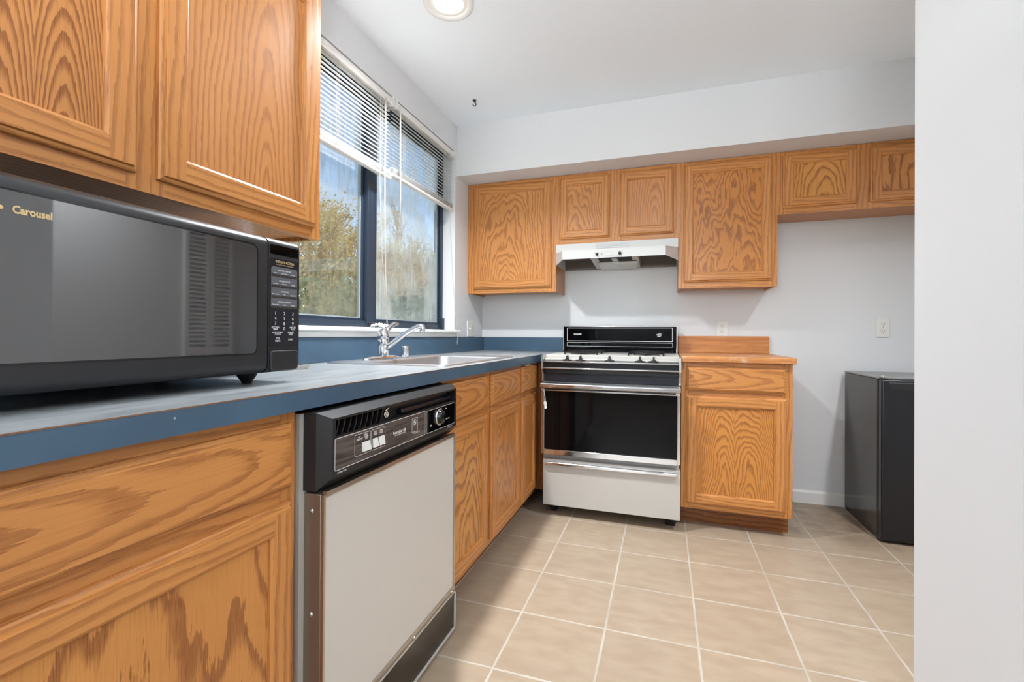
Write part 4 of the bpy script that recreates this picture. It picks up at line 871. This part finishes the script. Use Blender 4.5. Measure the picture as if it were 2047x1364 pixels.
# ------------------------------------------------------------------ ceiling lamps and hook
EMB = mat('lamp_bulb', (1, 1, 1, 1), .4, emit=(1, .96, .9, 1), es=5)
CAN = mat('lamp_reflector', srgb(240, 236, 224), .35)
def lamp(x, y, label, watts):
    l_ = thing('recessed_light', (x, y, H), label, 'ceiling light', 'recessed ceiling lights')
    m_ = MB(); m_.lathe([(.107, -.0005), (.107, -.004), (.100, -.007), (.083, -.005), (.079, -.001)], (x, y, H), n=48); m_.build('trim_ring', TRIM, l_)
    m_ = MB(); m_.lathe([(.079, -.001), (.070, .028), (.062, .042), (.0001, .044)], (x, y, H-.001-.0), n=40)
    # shallow baffle sits below the ceiling plane
    for v in m_.v: v.z = H-.0012-(v.z-H)*.02
    m_.build('reflector', CAN, l_)
    m_ = MB(); m_.lathe([(.064, -.0022), (.060, -.0040), (.040, -.0060), (.022, -.0066), (.0001, -.0068)], (x, y, H), n=32); m_.build('bulb', EMB, l_)
    L_ = bpy.data.lights.new('recessed_lamp', 'AREA'); L_.shape = 'DISK'; L_.size = .12; L_.spread = 2.3; L_.energy = watts; L_.color = LAMPCOL
    o = bpy.data.objects.new('recessed_lamp', L_); COL.objects.link(o); o.location = (x, y, H-.0085)
lamp(.462, 1.77, 'round recessed ceiling light above the sink near the window', LAMP1)
lamp(2.60, 1.60, 'round recessed ceiling light in front of the fridge alcove', LAMP2)
lamp(.95, -1.30, 'added recessed ceiling light behind the camera for fill', LAMP3)  # added unseen lamp, fills the near side of the room
hk = thing('ceiling_hook', (.25, 2.55, H), 'small black hook screwed into the ceiling near the window corner', 'hook')
m_ = MB(); m_.lathe([(.0001, -.0002), (.011, -.0002), (.012, -.003), (.009, -.007), (.004, -.009)], (.25, 2.55, H), n=20)
pth = [(.25, 2.55, H-.006), (.25, 2.55, H-.014)]
for k in range(10): t = math.radians(80-k*28); pth.append((.25+.0095*math.cos(t)*.85, 2.55+.0095*math.cos(t)*.6, H-.025+.011*math.sin(t)))
m_.tube(pth, .0027, 8); m_.build('hook', BLACKPL, hk)

# ------------------------------------------------------------------ outside
GR = mat('outside_ground', srgb(96, 92, 66), .9, var=.3, vscale=2)
g = MB(); g.box(-40, -.16, -20, 60, -.5, -.3); o = g.build('ground_outside', GR); tag(o, 'rough grassy ground outside the window', 'ground', kind='structure')
BARK = mat('bark', srgb(128, 110, 86), .9, var=.3, vscale=6)
TWIG = mat('twigs', srgb(176, 156, 122), .9, var=.25, vscale=3)
LEAF = mat('dry_leaves', srgb(150, 138, 84), .8, var=.35, vscale=1.5)
IVY = mat('evergreen_leaves', srgb(74, 92, 66), .7, var=.4, vscale=2)
def twiggy(tw, lf, q, nj, seed_s=1.0):
    for j in range(nj):
        s0 = random.uniform(.1, 1)*(len(q)-1); ii = min(int(s0), len(q)-2); c_ = q[ii].lerp(q[ii+1], s0-ii)
        e = Vector((random.gauss(0, .45), random.gauss(0, .45), random.uniform(.3, 1.2))).normalized()*random.uniform(.2, .55)*seed_s
        sd = e.cross(Vector((random.random(), random.random(), random.random()))).normalized()*.010
        tw.face([c_-sd, c_+sd, c_+e])
        for r in range(2):
            u_ = c_+e*random.uniform(.2, 1.0); s1 = Vector((random.gauss(0, 1), random.gauss(0, 1), random.gauss(0, 1))).normalized()*random.uniform(.025, .05); s2 = s1.orthogonal().normalized()*.028
            lf.face([u_-s1, u_+s2, u_+s1, u_-s2])
def skeleton(x, y, h, spread, nb):
    base = Vector((x, y, -.3)); lean = Vector((random.uniform(-.06, .06), random.uniform(-.06, .06), 1))
    pts = [base+lean*(h*.8*k/6)+Vector((random.uniform(-.05, .05), random.uniform(-.05, .05), 0))*k*.4 for k in range(7)]; br = []
    for k in range(nb):
        f0 = random.uniform(.08, 1); i = min(int(f0*6), 5); p = pts[i].lerp(pts[i+1], f0*6-i); a = random.uniform(0, 6.28)
        L_ = h*random.uniform(.12, .24)*(1.2-.7*f0); d = Vector((math.cos(a)*spread, math.sin(a)*spread, random.uniform(.5, 1.2))).normalized()
        br.append([p+d*L_*s/3+Vector((0, 0, .04*s*s*L_)) for s in range(4)])
    return pts, br
def tree(x, y, h, label, seed, spread=1.0, nb=30):
    random.seed(seed); t_ = thing('tree', (x, y, -.3), label, 'tree'); tr, tw, lf = MB(), MB(), MB()
    pts, br = skeleton(x, y, h, spread, nb); tr.tube(pts, [.11*(1-k/7.5) for k in range(7)], 7)
    for q in br: tr.tube(q, [.028*(1-s/4)+.005 for s in range(4)], 5, cap=False); twiggy(tw, lf, q, 34)
    tr.build('trunk', BARK, t_); tw.build('twigs', TWIG, t_, kind='stuff'); lf.build('foliage', LEAF, t_, kind='stuff')
# the tangle of bare saplings and brambles: nobody could count it
def hat(x, y, px_top):
    """height of a plant at (x, y) that reaches a given elevation seen from the room"""
    return px_top*math.hypot(x-CX, y)+CZ+.3
random.seed(11); tw, lf, tr = MB(), MB(), MB()
for k in range(86):
    t = random.random(); y = 5.0+17.5*t; x = -5.6-2.6*random.random()-.04*y
    h = hat(x, y, (.33+random.uniform(-.09, .015)) if t < .42 else (.225+random.uniform(-.08, .02)))
    pts, br = skeleton(x, y, h, 1.0, 9); tr.tube(pts, [.05*(1-k_/7.5) for k_ in range(7)], 5, cap=False); twiggy(tw, lf, pts, 60)
    for q in br: tr.tube(q, [.012]*4, 4, cap=False); twiggy(tw, lf, q, 34)
b0 = MB(); off = 0
for part, mi in ((tr, 0), (tw, 1), (lf, 2)):
    n0 = len(b0.v); b0.v += part.v; b0.f += [tuple(i+n0 for i in f) for f in part.f]; b0.uv += part.uv; b0.mi += [mi]*len(part.f); b0.sm += part.sm
tag(b0.build('thicket', [BARK, TWIG, LEAF]), 'tangled brown thicket of bare saplings outside the window', 'thicket', kind='stuff')
random.seed(12); lf = MB()
for k in range(330):
    y = 4.8+15*random.random(); x = -3.9-.045*y-1.1*random.random(); h = hat(x, y, .085*random.uniform(.4, 1.35))
    for j in range(46):
        c_ = Vector((x+random.gauss(0, .18), y+random.gauss(0, .22), -.3+h*random.random()**.6)); s1 = Vector((random.gauss(0, 1), random.gauss(0, 1), random.gauss(0, 1))).normalized()*random.uniform(.05, .09); s2 = s1.orthogonal().normalized()*.045
        lf.face([c_-s1, c_+s2, c_+s1, c_-s2])
tag(lf.build('undergrowth', IVY), 'dark evergreen undergrowth at the foot of the thicket outside', 'undergrowth', kind='stuff')
tree(-8.2, 8.2, hat(-8.2, 8.2, .33), 'bare brown tree rising from the thicket behind the left window pane', 41, .9)
tree(-9.4, 17.0, hat(-9.4, 17.0, .31), 'narrow bare tree rising above the thicket behind the right window pane', 44, .35, 34)
